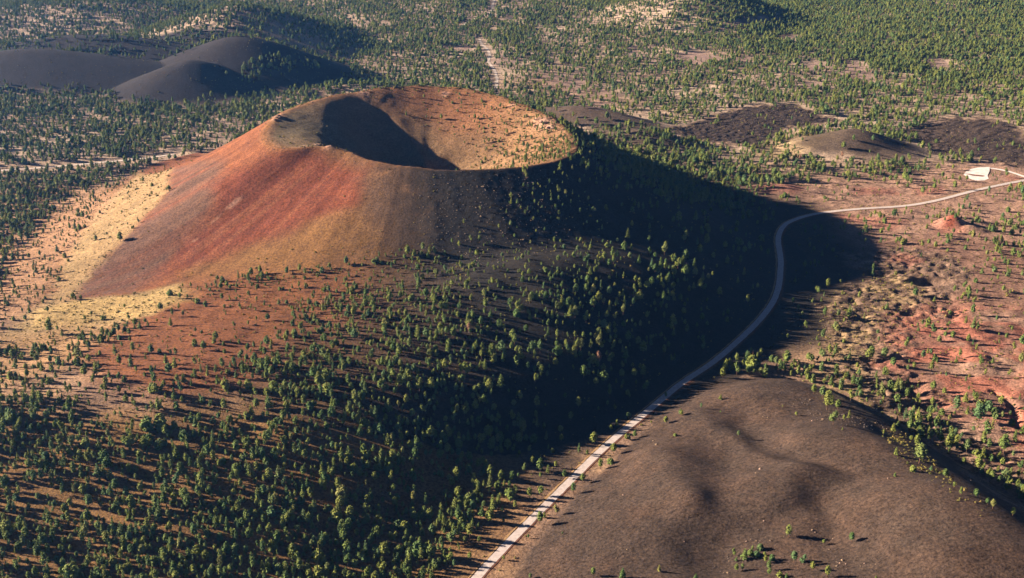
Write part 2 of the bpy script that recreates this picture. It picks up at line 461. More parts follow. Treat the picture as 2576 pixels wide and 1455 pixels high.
# left flank from rim down: rusty, then grey-purple cinder streaks, strong red band towards the viewer
def fl_poly(pts, c, feather, warp, ws, seed, a=1.0):
    mixc(a * onflank(mask(poly(pts), feather, warp, ws, seed)), c)
fl_poly([(340,430),(500,370),(690,300),(760,380),(700,500),(560,600),(420,720),(170,760),(100,760),(240,600)], C_ORANGE*np.array([1.05,.8,.85]), 25, 20, 60, 121)
fl_poly([(430,430),(560,400),(560,470),(520,560),(430,660),(330,735),(230,745),(165,757),(230,680),(330,580),(400,505),(420,470)], C_GREY, 20, 10, 40, 122, .75)
mixc(onflank(mask(poly([(420,440),(600,400),(640,480),(560,580),(430,680),(250,745),(165,757),(300,600)]), 25, 15, 60, 123)) * sstep(-.1, .5, st) * .55, C_ORANGE*np.array([1.0,.62,.7]))
fl_poly([(520,470),(640,420),(760,378),(860,400),(930,440),(900,520),(760,570),(650,610),(560,650),(450,680),(400,690),(470,610),(540,540)], C_RED, 22, 22, 70, 124, .95)
mixc(onflank(mask(poly([(520,470),(640,420),(760,378),(900,410),(900,520),(650,610),(420,690)]), 30, 15, 60, 125)) * sstep(.05, .5, st2 * .6 + st * .6) * .6, C_RED * np.array([1.2,1.7,1.6]))
fl_poly([(440,680),(560,655),(660,612),(800,575),(930,530),(1010,570),(1000,640),(900,655),(760,680),(600,700),(480,720)], C_GOLD, 30, 30, 60, 126, .9)
fl_poly([(560,690),(700,700),(900,680),(950,800),(700,860),(640,960),(420,1020),(250,950),(150,900),(300,830),(400,760),(440,700)], C_ORANGE*np.array([1.0,.82,.8]), 40, 30, 80, 127, .9)
mixc(mask(poly([(420,740),(600,760),(700,860),(640,960),(430,1020),(250,960),(170,900),(300,830),(400,790)]), 40, 30, 80, 128) * .8, C_ORANGE*np.array([1.05,.86,.9]))
fl_poly([(900,405),(1010,418),(1150,430),(1130,520),(1020,600),(930,560),(900,480)], C_HILL * np.array([2.0,1.6,1.2]), 22, 25, 60, 129, .9)
mixc(onflank(mask(poly([(930,430),(1010,470),(1060,545),(1130,470),(1140,436),(1100,430),(1050,480),(980,440)]), 10, 16, 26, 130)) * sstep(-.35, .25, n3[..., 0] + n2[..., 0]), C_ORANGE * 1.7)
# right half of the cone: black and brown cinder, then painted shade around it
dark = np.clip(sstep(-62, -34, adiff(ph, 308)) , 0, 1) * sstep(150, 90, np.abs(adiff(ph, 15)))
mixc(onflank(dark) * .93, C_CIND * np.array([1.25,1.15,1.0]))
mixc(mask(poly([(1120,425),(1300,420),(1450,360),(1650,430),(1900,460),(2100,540),(2260,640),(2120,860),(1950,900),(1700,950),(1560,1060),(1420,1200),(1330,1230),(1250,1080),(1200,860),(1130,700),(1080,600),(1070,500)]), 45, 35, 70, 135) * .93, C_CIND * np.array([.85,.85,.85]))  # black cinder carried on over cast shadow and wooded slope: shade painted into soil
for pts in [[(612,492),(600,497),(575,515),(566,528),(585,520),(606,503)], [(500,600),(487,604),(478,611),(492,608)], [(700,335),(690,345),(705,350),(712,340)], [(560,535),(545,548),(530,563),(548,552)]]:
    mixc(onflank(mask(poly(pts), 3, 3, 10, 136)) * .6, C_PINK * 1.1)
RGB = RGB * (1 + (.20 * st2 + .16 * st)[..., None] * (onc * sstep(.02, .12, CT) * (1 - sstep(.6, .9, CT)))[..., None])
# straw-coloured grass tongues on the lower left
zone([(345,430),(430,425),(425,480),(400,505),(330,580),(230,680),(165,757),(330,740),(440,715),(450,740),(380,790),(250,830),(60,870),(-30,860),(60,790),(130,740),(170,640),(240,540),(300,480)], C_STRAW, 12, 12, 30, 131, .78)
zone([(165,757),(330,742),(450,716),(480,750),(380,790),(200,815),(60,830),(100,780)], C_STRAW * np.array([1.2,1.18,.98]), 16, 16, 30, 132, .8)
zone([(-60,500),(60,470),(240,470),(300,480),(200,600),(100,760),(-60,880)], C_PLAIN2 * np.array([1.1,1.0,.9]), 30, 30, 70, 133, .7)
zone([(-40,860),(150,830),(300,830),(200,900),(100,960),(-60,980)], C_STRAW*np.array([1.05,.86,.8]), 40, 30, 60, 134, .7)
# crater rim and bowl
ins = (CD <= 0)
mixc(np.exp(-(CD / 9.0) ** 2) * (np.abs(adiff(ph, 120)) < 100) * .9, C_ORANGE * 1.25)
mixc(np.exp(-(CD / 4.0) ** 2) * (np.abs(adiff(ph, 120)) >= 100) * .7, C_ORANGE * 1.0)
bowl = ins * sstep(0, 10, -CD)
rr_ = np.hypot(XX - CX, YY - CY)
mixc(bowl, C_FLOOR * np.array([1.2,1.0,.75]))
mixc(bowl * (1 - sstep(20, 150, np.abs(rr_ - 95))) * .4, C_BENCH)
mixc(bowl * np.exp(-(adiff(ph, 62) / 50) ** 2) * sstep(60, 150, rr_ + 30 * n2[..., 0]) * .95, C_FLOOR * np.array([1.45,1.0,.75]))
mixc(bowl * np.exp(-(adiff(ph, 5) / 38) ** 2) * sstep(100, 190, rr_ + 30 * n2[..., 0]) * .8, C_FLOOR * np.array([1.7,1.5,1.2]))
mixc(bowl * np.exp(-(adiff(ph, 95) / 24) ** 2) * sstep(110, 200, rr_ + 30 * n2[..., 0]) * .6, C_RED*np.array([1.1,1.7,1.6]))
mixc(bowl * np.exp(-(adiff(ph, 184) / 36) ** 2) * sstep(6, 22, -CD) * .9, C_BENCH * 1.15)
mixc(bowl * np.exp(-(adiff(ph, 178) / 14) ** 2) * sstep(6, 40, -CD) * (1 - sstep(40, 90, -CD)) * .5, C_CIND * 1.6)
mixc(OUT * .85, C_PINK * 1.25)
# near cinder hill
hm = 1 - sstep(-8, 8, HSD + 5 * n2[..., 0])
mixc(hm, C_HILL)
mixc(hm * sstep(-.2, .5, n2[..., 0]) * .4, C_HILL * np.array([1.35,1.15,1.0]))
rip = fbm(XX * .35 + YY * .25, YY * 1.0 - XX * .55, 9, 3, 141)
mixc(hm * sstep(.0, .6, rip) * .28, C_HILL * .6)
rip2 = fbm(XX * .9 - YY * .2, YY * .3 + XX * .2, 7, 3, 143)
mixc(hm * sstep(.1, .6, rip2) * .22, C_HILL * np.array([1.6, 1.35, 1.15]))
# the ridge foot beside the road
# dark cinder hills in the distance
for (cx, cy, H, Ra, Rb, rot, pw, flat) in KNOLLS['dark']:
    c, s = math.cos(rot), math.sin(rot)
    u = ((XX - cx) * c + (YY - cy) * s) / Ra; v = (-(XX - cx) * s + (YY - cy) * c) / Rb
    mixc(1 - sstep(.85, 1.08, np.sqrt(u * u + v * v) + .12 * n1[..., 0]), C_CIND * np.array([1.05,.98,1.15]))
zone([(1900,362),(1960,340),(2060,325),(2120,340),(2050,375),(1960,400),(1880,390)], C_STRAW, 30, 25, 50, 180, .7)
for (cx, cy, H, Ra, Rb, rot, pw, flat) in KNOLLS['small']:
    c, s = math.cos(rot), math.sin(rot)
    u = ((XX - cx) * c + (YY - cy) * s) / Ra; v = (-(XX - cx) * s + (YY - cy) * c) / Rb
    mixc((1 - sstep(.6, .9, np.sqrt(u * u + v * v) + .15 * n2[..., 0])) * .85, C_HILL * .62)
zone([(700,232),(780,222),(880,216),(860,236),(760,250),(700,250)], C_GREY*1.1, 20, 15, 40, 150, .8)
# clearings of grey-pink cinder on the far plain
CLEAR = [[(1690,140),(1740,128),(1790,138),(1810,152),(1760,163),(1700,158)],[(2010,165),(2040,152),(2075,160),(2080,178),(2040,182)],
         [(2110,165),(2140,155),(2170,158),(2195,178),(2185,200),(2150,203),(2120,190)],[(2330,160),(2360,148),(2400,155),(2400,180),(2360,190),(2340,180)],
         [(1790,70),(1840,55),(1920,42),(1980,44),(1960,58),(1880,68),(1800,78)],[(1340,180),(1440,190),(1540,225),(1560,260),(1490,270),(1400,240),(1340,210)],
         [(1940,95),(1990,88),(2020,95),(1990,104)],[(1250,130),(1330,150),(1300,175),(1250,165)],[(1560,110),(1640,140),(1660,170),(1600,150)],
         [(1860,150),(1890,146),(1900,156),(1870,160)],[(1100,120),(1180,115),(1190,130),(1110,135)],[(2020,205),(2060,210),(2070,220),(2020,222)]]
for k, P in enumerate(CLEAR):
    zone(P, C_PINK * np.array([.78,.86,1.0]), 25, 30, 60, 160 + k, .8)
zone([(1200,215),(1350,185),(1560,250),(1600,262),(1480,262),(1350,240)], C_PLAIN2, 60, 50, 90, 181, .6)
# right: brown-pink plain, red outcrops
zone([(1900,470),(2080,440),(2300,420),(2500,400),(2700,400),(2900,800),(2800,1300),(2400,1100),(2250,700),(2100,545),(2000,500)], C_PINK * np.array([.95,.95,.95]), 50, 40, 90, 182, .8)
zone([(2200,600),(2500,600),(2640,620),(2640,800),(2400,780),(2300,760),(2250,690)], C_GREY * np.array([1.75,1.5,1.45]), 40, 40, 70, 183, .65)
mixc(LM * .9, C_LAVA * np.array([1.2,1.12,.95]) * (1.15 + .9 * n3) )
zone([(1690,322),(1850,276),(1995,262),(2110,303),(1985,318),(1905,372),(1760,352)], C_LAVA * .22, 10, 36, 40, 190, .92)
zone([(2285,330),(2400,296),(2540,310),(2680,430),(2490,405),(2350,385)], C_LAVA * .26, 10, 36, 40, 191, .85)
mixc(REDM * sstep(-.35, .2, n2[..., 0] + .4 * n1[..., 0]), C_REDG)
mixc(REDM * sstep(.1, .5, fbm(XX, YY, 55, 3, 193)) * .8, C_GREY * 1.5)
for pts in [[(2240,640),(2300,640),(2320,655),(2290,670),(2240,660)],[(2345,560),(2398,540),(2430,560),(2420,590),(2350,590)],[(2150,470),(2250,475),(2260,490),(2150,490)],
            [(2090,535),(2200,545),(2280,555),(2250,580),(2150,560)],[(1890,470),(1970,460),(2040,470),(2000,488),(1930,485)],[(2300,475),(2370,470),(2380,485),(2310,492)],
            [(2470,840),(2560,830),(2576,870),(2500,880)],[(2180,900),(2260,905),(2270,935),(2200,930)],[(2290,850),(2360,800),(2440,800),(2440,860),(2340,880)],[(2530,440),(2580,450),(2580,480),(2540,470)]]:
    zone(pts, C_REDG * np.array([.85,.8,.85]), 12, 10, 20, 195, .55)
zone([(2380,553),(2402,540),(2412,560),(2400,575),(2375,575)], C_RED * np.array([1.1,1.0,1.1]), 8, 5, 20, 196, .9)
gyl = mask(poly([(2060,775),(2120,740),(2200,700),(2330,700),(2330,760),(2200,830),(2180,960),(2360,1180),(2200,1090),(2080,990),(2050,940),(2090,870)]), 20, 25, 40, 197)
mixc(gyl * sstep(-.1, .4, n3[..., 0] + n2[..., 0] * .5) * .6, C_STRAW * .95)
# cut banks of the main road: bare reddish earth
mixc((1 - sstep(6.5, 10.5, RD['road'] + 1.5 * n3[..., 0])) * .75, C_ORANGE * np.array([1.05,1.0,1.2]))
RGB *= (1 + .20 * n3 + .10 * n2)
RGB = np.clip(RGB, .008, .8)

# ------------------------------------------------------------------ materials
def newmat(name):
    m = bpy.data.materials.new(name); m.use_nodes = True
    nt = m.node_tree; b = nt.nodes['Principled BSDF']
    b.inputs['Roughness'].default_value = .95
    b.inputs['Specular IOR Level'].default_value = .08
    return m, nt, b
def N(nt, t, **kw):
    n = nt.nodes.new(t)
    for k, v in kw.items(): setattr(n, k, v)
    return n
def noise_node(nt, vec, scale, detail=4, rough=.6):
    n = N(nt, 'ShaderNodeTexNoise'); n.inputs['Scale'].default_value = scale; n.inputs['Detail'].default_value = detail
    n.inputs['Roughness'].default_value = rough; nt.links.new(vec, n.inputs['Vector']); return n
def ramp(nt, fac, pts):
    r = N(nt, 'ShaderNodeValToRGB'); e = r.color_ramp.elements
    while len(e) > 1: e.remove(e[-1])
    e[0].position = pts[0][0]; e[0].color = (*pts[0][1], 1)
    for p, c in pts[1:]:
        q = e.new(p); q.color = (*c, 1)
    nt.links.new(fac, r.inputs[0]); return r
def mulc(nt, a, b, fac=1.0, mode='MULTIPLY'):
    m = N(nt, 'ShaderNodeMix', data_type='RGBA', blend_type=mode); m.inputs[0].default_value = fac
    nt.links.new(a, m.inputs[6]); nt.links.new(b, m.inputs[7]); return m.outputs[2]

mg, nt, b = newmat('volcanic soil')
att = N(nt, 'ShaderNodeVertexColor', layer_name='soil')
geo = N(nt, 'ShaderNodeNewGeometry')
na = noise_node(nt, geo.outputs['Position'], .28, 5, .75)
nb = noise_node(nt, geo.outputs['Position'], .045, 4, .6)
ra = ramp(nt, na.outputs[0], [(.30, (.50,)*3), (.5, (1,)*3), (.72, (1.0,)*3), (.8, (1.0,)*3)])
ra.color_ramp.elements[0].position = .36; ra.color_ramp.elements[0].color = (.44, .42, .41, 1); ra.color_ramp.elements[1].position = .52; ra.color_ramp.elements[2].position = .66; ra.color_ramp.elements[2].color = (1.5, 1.42, 1.3, 1)
rb = ramp(nt, nb.outputs[0], [(.3, (.78, .76, .74)), (.7, (1.0, 1.0, 1.0))])
c1 = mulc(nt, att.outputs[0], ra.outputs[0]); c2 = mulc(nt, c1, rb.outputs[0])
br = N(nt, 'ShaderNodeVectorMath', operation='SCALE'); br.inputs['Scale'].default_value = 1.28
nt.links.new(c2, br.inputs[0]); nt.links.new(br.outputs[0], b.inputs['Base Color'])
bump = N(nt, 'ShaderNodeBump'); bump.inputs['Strength'].default_value = .75; bump.inputs['Distance'].default_value = 1.5
nc = noise_node(nt, geo.outputs['Position'], .35, 5, .7)
nt.links.new(nc.outputs[0], bump.inputs['Height']); nt.links.new(bump.outputs[0], b.inputs['Normal'])

mgh = mg.copy(); mgh.name = 'rippled cinder'; nt = mgh.node_tree
b0 = nt.nodes['Bump']; g0 = nt.nodes['Geometry']
mp_ = N(nt, 'ShaderNodeMapping'); mp_.inputs['Rotation'].default_value = (0, 0, .45); mp_.inputs['Scale'].default_value = (.32, 1.0, .6)
nt.links.new(g0.outputs['Position'], mp_.inputs['Vector']); nn_ = noise_node(nt, mp_.outputs[0], .13, 5, .72)
b1 = N(nt, 'ShaderNodeBump'); b1.inputs['Strength'].default_value = 1.0; b1.inputs['Distance'].default_value = 4.2
nt.links.new(nn_.outputs[0], b1.inputs['Height']); nt.links.new(b1.outputs[0], b0.inputs['Normal'])

def simple_mat(name, c, sc=.5, var=.25, rough=.9, bumpd=0):
    m, nt, b = newmat(name); geo = N(nt, 'ShaderNodeNewGeometry')
    n = noise_node(nt, geo.outputs['Position'], sc, 4, .65)
    lo = tuple(v * (1 - var) for v in c); hi = tuple(min(1, v * (1 + var)) for v in c)
    r = ramp(nt, n.outputs[0], [(.3, lo), (.7, hi)]); nt.links.new(r.outputs[0], b.inputs['Base Color'])
    b.inputs['Roughness'].default_value = rough
    if bumpd:
        bu = N(nt, 'ShaderNodeBump'); bu.inputs['Distance'].default_value = bumpd; bu.inputs['Strength'].default_value = .8
        nt.links.new(n.outputs[0], bu.inputs['Height']); nt.links.new(bu.outputs[0], b.inputs['Normal'])
    return m
m_road = simple_mat('pale cinder paving', (.37, .305, .285), .3, .2)
m_edge = simple_mat('ochre verge gravel', (.26, .155, .075), .4, .3)
m_ditch = simple_mat('red earth gutter', (.13, .055, .035), .4, .3)
m_track = simple_mat('pale dirt', (.42, .34, .29), .1, .2)
m_lot = simple_mat('white gravel', (.52, .45, .42), .12, .22)
m_bark = simple_mat('pine bark', (.10, .055, .035), 1.2, .35)
m_deadbark = simple_mat('rusty dead needles', (.22, .12, .075), .6, .3)
m_dead = simple_mat('grey dead wood', (.26, .20, .18), .6, .3)
m_rock = simple_mat('tan volcanic rock', (.17, .115, .075), .5, .35, bumpd=.5)
m_rockp = simple_mat('pale pink rock', (.24, .155, .12), .5, .3, bumpd=.5)
m_drock = simple_mat('dark clinker', (.10, .075, .065), .5, .4, bumpd=.5)

def leafmat(name, stops, hue=0):
    m, nt, b = newmat(name)
    oi = N(nt, 'ShaderNodeObjectInfo'); geo = N(nt, 'ShaderNodeNewGeometry')
    r = ramp(nt, oi.outputs['Random'], stops)
    n = noise_node(nt, geo.outputs['Position'], .55, 3, .6)
    r2 = ramp(nt, n.outputs[0], [(.35, (.62, .66, .60)), (.62, (1.15, 1.12, 1.0))])
    nt.links.new(mulc(nt, r.outputs[0], r2.outputs[0]), b.inputs['Base Color'])
    b.inputs['Roughness'].default_value = .8
    return m
m_leaf = leafmat('pine needles', [(0, (.060, .100, .034)), (.35, (.112, .138, .036)), (.7, (.158, .164, .040)), (.9, (.068, .115, .052)), (1, (.17, .155, .05))])
m_scrub = leafmat('scrub leaves', [(0, (.085, .085, .022)), (.5, (.15, .125, .035)), (1, (.21, .15, .05))])

# ------------------------------------------------------------------ mesh helpers
def link(o, parent=None):
    COL.objects.link(o)
    if parent is not None: o.parent = parent
    return o
def mesh_from(name, verts, faces, mats, smooth=False, midx=None):
    me = bpy.data.meshes.new(name)
    me.from_pydata([tuple(v) for v in verts], [], faces)
    for m in mats: me.materials.append(m)
    if midx is not None: me.polygons.foreach_set('material_index', midx)
    if smooth: me.polygons.foreach_set('use_smooth', [True] * len(me.polygons))
    me.update(); return me
def prop(o, label=None, cat=None, kind=None, group=None):
    if label: o['label'] = label
    if cat: o['category'] = cat
    if kind: o['kind'] = kind
    if group: o['group'] = group
    return o

# ------------------------------------------------------------------ terrain meshes: one continuous sheet, cut into the plain and its hills
gx, gy = np.gradient(Z, GX, axis=1), np.gradient(Z, GY, axis=0)
NRM = np.stack([-gx, -gy, np.ones_like(Z)], -1); NRM /= np.linalg.norm(NRM, axis=-1, keepdims=True)
part = np.zeros(Z.shape, np.int8)
part[CT < .97] = 1
part[HSD < -4] = 2
pn = 3
names = {0: 'ground', 1: 'cinder_cone', 2: 'cinder_hill'}
ki = []
for key, idxs, nm in [('dark', [0, 1], 'dark_cinder_hill'), ('dark', [2, 3], 'dark_ridge'), ('wood', [0], 'wooded_hill'), ('small', [0, 2], 'cinder_knoll'), ('small', [1], 'cinder_knoll'), ('red', [0], 'spatter_mound')]:
    for q in idxs:
        cx, cy, H, Ra, Rb, rot, pw, flat = KNOLLS[key][q]
        c, s = math.cos(rot), math.sin(rot)
        u = ((XX - cx) * c + (YY - cy) * s) / Ra; v = (-(XX - cx) * s + (YY - cy) * c) / Rb
        part[(np.hypot(u, v) < .92) & (part == 0)] = pn
    names[pn] = nm; pn += 1
part[(LM > .5) & (part == 0)] = pn; names[pn] = 'lava_field'; pn += 1
LBL = {0: 'brown and pink volcanic plain with pines, stretching to the far edge', 1: 'big rust-red volcanic cone with a round crater at its top',
       2: 'smooth dark brown cinder hill right of the road, nearest the viewer', 3: 'bare dark two-topped cinder hill beyond the crater, upper left',
       4: 'low dark ridge at the left edge behind the forest', 5: 'forested hill with a shaded blue side, top left',
       6: 'small brown knoll just behind the crater rim on the right', 7: 'small bare brown knoll among pines, upper right',
       8: 'small red spatter mound with a black shaded side, right', 9: 'rough dark lava fields on the right side'}
idx = np.arange(NX * NY).reshape(NY, NX)
q = np.stack([idx[:-1, :-1], idx[:-1, 1:], idx[1:, 1:], idx[1:, :-1]], -1).reshape(-1, 4)
fp = part[:-1, :-1].reshape(-1)
V = np.stack([XX, YY, Z], -1).reshape(-1, 3); NV = NRM.reshape(-1, 3); RV = RGB.reshape(-1, 3)
for k, nm in names.items():
    F = q[fp == k]
    if not len(F): continue
    used, inv = np.unique(F, return_inverse=True); inv = inv.reshape(-1, 4)
    me = bpy.data.meshes.new(nm)
    me.vertices.add(len(used)); me.vertices.foreach_set('co', V[used].astype(np.float32).ravel())
    me.loops.add(len(F) * 4); me.loops.foreach_set('vertex_index', inv.astype(np.int32).ravel())
    me.polygons.add(len(F)); me.polygons.foreach_set('loop_start', np.arange(0, len(F) * 4, 4, dtype=np.int32))
    me.polygons.foreach_set('use_smooth', np.ones(len(F), bool))
    me.update(calc_edges=True)
    ca = me.color_attributes.new('soil', 'FLOAT_COLOR', 'POINT')
    ca.data.foreach_set('color', np.concatenate([RV[used], np.ones((len(used), 1))], 1).astype(np.float32).ravel())
    me.normals_split_custom_set_from_vertices(NV[used].tolist())
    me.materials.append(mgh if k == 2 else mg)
    o = link(bpy.data.objects.new(nm, me)); prop(o, LBL[k], kind='structure')

# ------------------------------------------------------------------ road surfaces
def strip(name, L, z, w0, w1, lift, mat, label, wob=0.0, seed=0, parent=None, kind='structure'):
    T = np.gradient(L, axis=0); T /= np.linalg.norm(T, axis=1, keepdims=True); Nn = np.stack([T[:, 1], -T[:, 0]], 1)
    s = np.arange(len(L)) * 4.0
    vs = []; fs = []
    K = 4
    for i in range(len(L)):
        a = w0 + wob * float(vnoise(np.array(s[i] / 9), np.array(1.0), seed)); bb = w1 + wob * float(vnoise(np.array(s[i] / 9), np.array(9.0), seed + 1))
        for j in range(K + 1):
            o = a + (bb - a) * j / K
            vs.append((L[i, 0] + Nn[i, 0] * o, L[i, 1] + Nn[i, 1] * o, z[i] + lift))
    for i in range(len(L) - 1):
        for j in range(K):
            a = i * (K + 1) + j
            fs.append((a, a + 1, a + K + 2, a + K + 1))
    me = mesh_from(name, vs, fs, [mat]); o = link(bpy.data.objects.new(name, me), parent)
    return prop(o, label, kind=kind)
L, z, w = roads['road']
strip('road', L, z, -w, w, .12, m_road, 'pale two-lane road curving round the foot of the big cone', .25, 3)
strip('road_verge', L, z, -w - 3.2, -w - 1.0, .02, m_edge, 'thin ochre gravel verge along the forest side of the road', .7, 5)
strip('road_gutter', L, z, w + .3, w + 1.9, .05, m_ditch, 'thin red earth gutter along the hill side of the road', .5, 7)
L, z, w = roads['loop']
strip('loop_road', L, z, -w, w, .12, m_lot, 'pale loop road leaving the gravel car park', .3, 9)
for nm, lb in [('track_l', 'pale dirt track crossing the forest at the left edge'), ('track_n', 'winding pale dirt track at the top of the photo'),
               ('track_s', 'winding pale dirt track running down to the crater rim')]:
    L, z, w = roads[nm]
    strip('dirt_track', L, z, -w, w, .15, m_track, lb, 1.6, 11)
vs = [(x, y, LOTZ + .2) for x, y in LOT]
me = mesh_from('car_park', vs, [tuple(range(len(vs)))[::1]], [m_lot])
prop(link(bpy.data.objects.new('car_park', me)), 'white oval gravel car park at the right edge', kind='structure')
# planted island of the car park
cx, cy = at(2455, 442)
vs = []; 
for i in range(16):
    a = i / 16 * 2 * math.pi; vs.append((cx + 16 * math.cos(a) * (1 + .2 * math.sin(3 * a)), cy + 7 * math.sin(a) * (1 + .2 * math.cos(2 * a)) - 0.4 * 16 * math.cos(a), LOTZ + .28))
me = mesh_from('island', vs, [tuple(range(16))], [m_ditch]); prop(link(bpy.data.objects.new('car_park_island', me)), 'small brown earth island inside the white car park', kind='structure')

# ------------------------------------------------------------------ plant shapes
def ico():
    t = (1 + 5 ** .5) / 2
    v = [(-1,t,0),(1,t,0),(-1,-t,0),(1,-t,0),(0,-1,t),(0,1,t),(0,-1,-t),(0,1,-t),(t,0,-1),(t,0,1),(-t,0,-1),(-t,0,1)]
    l = math.sqrt(1 + t * t); v = [(a / l, b / l, c / l) for a, b, c in v]
    f = [(0,11,5),(0,5,1),(0,1,7),(0,7,10),(0,10,11),(1,5,9),(5,11,4),(11,10,2),(10,7,6),(7,1,8),(3,9,4),(3,4,2),(3,2,6),(3,6,8),(3,8,9),(4,9,5),(2,4,11),(6,2,10),(8,6,7),(9,8,1)]
    return v, f
ICO_V, ICO_F = ico()
class MB:
    def __init__(s): s.v = []; s.f = []; s.m = []
    def blob(s, c, r, sq, R, m=0, jit=.32):
        b = len(s.v); a = R.uniform(0, 6.28); ca, sa = math.cos(a), math.sin(a)
        for x, y, z in ICO_V:
            k = 1 + R.uniform(-jit, jit); x, y = x * ca - y * sa, x * sa + y * ca
            s.v.append((c[0] + x * r * k, c[1] + y * r * k, c[2] + z * r * sq * k))
        for f in ICO_F: s.f.append(tuple(b + i for i in f)); s.m.append(m)
    def tuft(s, c, r, R, m=0):
        b = len(s.v)
        for i in range(3): s.v.append((c[0] + R.uniform(-r, r), c[1] + R.uniform(-r, r), c[2] + R.uniform(-r, r) * .7))
        s.f.append((b, b + 1, b + 2)); s.m.append(m)
    def tube(s, pts, rad, n=6, m=0):
        b = len(s.v)
        for (p, r) in zip(pts, rad):
            for i in range(n):
                a = 2 * math.pi * i / n; s.v.append((p[0] + r * math.cos(a), p[1] + r * math.sin(a), p[2]))
        for k in range(len(pts) - 1):
            for i in range(n):
                s.f.append((b + k * n + i, b + k * n + (i + 1) % n, b + (k + 1) * n + (i + 1) % n, b + (k + 1) * n + i)); s.m.append(m)
        s.f.append(tuple(b + (len(pts) - 1) * n + i for i in range(n))); s.m.append(m)
    def mesh(s, name, mats): return mesh_from(name, s.v, s.f, mats, midx=s.m)

HT = 10.0   # prototypes are 10 m tall
def prof(kind, t):      # crown radius at relative height t (0 base of crown .. 1 tip)
    if kind == 'spire': return .16 * (1 - t) ** .75 + .015
    if kind == 'round': return .235 * math.sqrt(max(0, 1 - (2 * t - .95) ** 2 * .9)) * (1 - .15 * t)
    if kind == 'broad': return .29 * math.sqrt(max(0, 1 - (2 * t - .85) ** 2 * .88)) * (1 - .25 * t)
    if kind == 'cone': return .25 * (1 - t) ** .8 + .02
    if kind == 'oval': return .185 * math.sqrt(max(0, 1 - (2 * t - .9) ** 2 * .92))
    return .24 * math.sqrt(max(0, 1 - (2 * t - .9) ** 2 * .9))
KINDS_ = [('spire', .16, 'slender'), ('round', .30, 'round-topped'), ('broad', .22, 'broad'), ('cone', .12, 'pointed'), ('oval', .26, 'oval'), ('lop', .25, 'lopsided'), ('bush', .06, 'bushy')]
def build_tree(kind, base, R, trunk, crown, tm=0, cm=0):
    h = HT; lean = (R.uniform(-.03, .03) * h, R.uniform(-.03, .03) * h)
    trunk.tube([(0, 0, -.6), (0, 0, .2), (lean[0] * .3, lean[1] * .3, h * .45), (lean[0] * .8, lean[1] * .8, h * .9)], [.30, .22, .15, .04], 6, tm)
    nb = 9
    for i in range(nb):   # limbs
        t = base * .8 + (i / nb) * (.8 - base * .8); a = i * 2.4 + R.uniform(-.4, .4); tt = max(0, (t - base) / (1 - base))
        rr = (prof('round' if kind in ('lop', 'bush') else kind, tt) * .8) * h
        z = t * h
        p0 = (lean[0] * t * .6, lean[1] * t * .6, z); p1 = (p0[0] + math.cos(a) * rr, p0[1] + math.sin(a) * rr, z + rr * .25)
        b = len(trunk.v)
        for p, r in ((p0, .07), (p1, .025)):
            for q in range(3):
                an = 2.09 * q; trunk.v.append((p[0] - math.sin(a) * r * math.cos(an), p[1] + math.cos(a) * r * math.cos(an), p[2] + r * math.sin(an)))
        for q in range(3): trunk.f.append((b + q, b + (q + 1) % 3, b + 3 + (q + 1) % 3, b + 3 + q)); trunk.m.append(tm)
    n = 46 if kind != 'bush' else 34
    for i in range(n):
        t = ((i + R.random()) / n) ** .9
        if kind == 'lop':
            r0 = .20 * math.sqrt(max(.05, 1 - (2 * t - .9) ** 2)) ; ox = .07 * h * (1 if t < .55 else -1); 
        elif kind == 'bush':
            r0 = .34 * math.sqrt(max(.05, 1 - t * t * .9)); ox = 0
        else: r0 = prof(kind, t); ox = 0
        rad = r0 * h * R.uniform(.25, .80); a = i * 2.39996 + R.uniform(-.5, .5)
        z = h * (base + (1 - base) * t * .96); hz = (.72 if kind == 'bush' else 1)
        c = (math.cos(a) * rad + ox + lean[0] * t, math.sin(a) * rad + lean[1] * t, z * hz)
        crown.blob(c, max(.16, r0 * h * R.uniform(.28, .46)), R.uniform(.55, .85), R, cm)
        for _ in range(5):
            a2 = R.uniform(0, 6.28); rr = r0 * h * R.uniform(.85, 1.18)
            crown.tuft((math.cos(a2) * rr + ox, math.sin(a2) * rr, (z + R.uniform(-.4, .4)) * hz), .42, R, cm)
PROTO = []
for k, (kd, base, adj) in enumerate(KINDS_):
    R = random.Random(100 + k); a, c = MB(), MB(); build_tree(kd, base, R, a, c)
    R = random.Random(100 + k); w = MB(); build_tree(kd, base, R, w, w, 1, 0)
    PROTO.append((a.mesh('trunk', [m_bark]), c.mesh('crown', [m_leaf]), w.mesh('pine', [m_leaf, m_bark]), adj))
R = random.Random(5)
BUSH = []
for k in range(3):
    w = MB()
    for i in range(9):
        a = R.uniform(0, 6.28); r = R.uniform(0, .6); w.blob((math.cos(a) * r, math.sin(a) * r, R.uniform(.1, .75)), R.uniform(.25, .42), .8, R)
    for i in range(24):
        a = R.uniform(0, 6.28); r = R.uniform(.3, 1.0); w.tuft((math.cos(a) * r, math.sin(a) * r, R.uniform(.1, 1.1)), .25, R)
    BUSH.append(w.mesh('bush', [m_scrub]))
def rock_mesh(seed, mats, name='rock'):
    R = random.Random(seed); w = MB(); w.blob((0, 0, .25), 1.0, .75, R, 0, .3)
    for _ in range(2): w.blob((R.uniform(-.7, .7), R.uniform(-.7, .7), .1), R.uniform(.35, .6), .8, R, 0, .3)
    return w.mesh(name, mats)

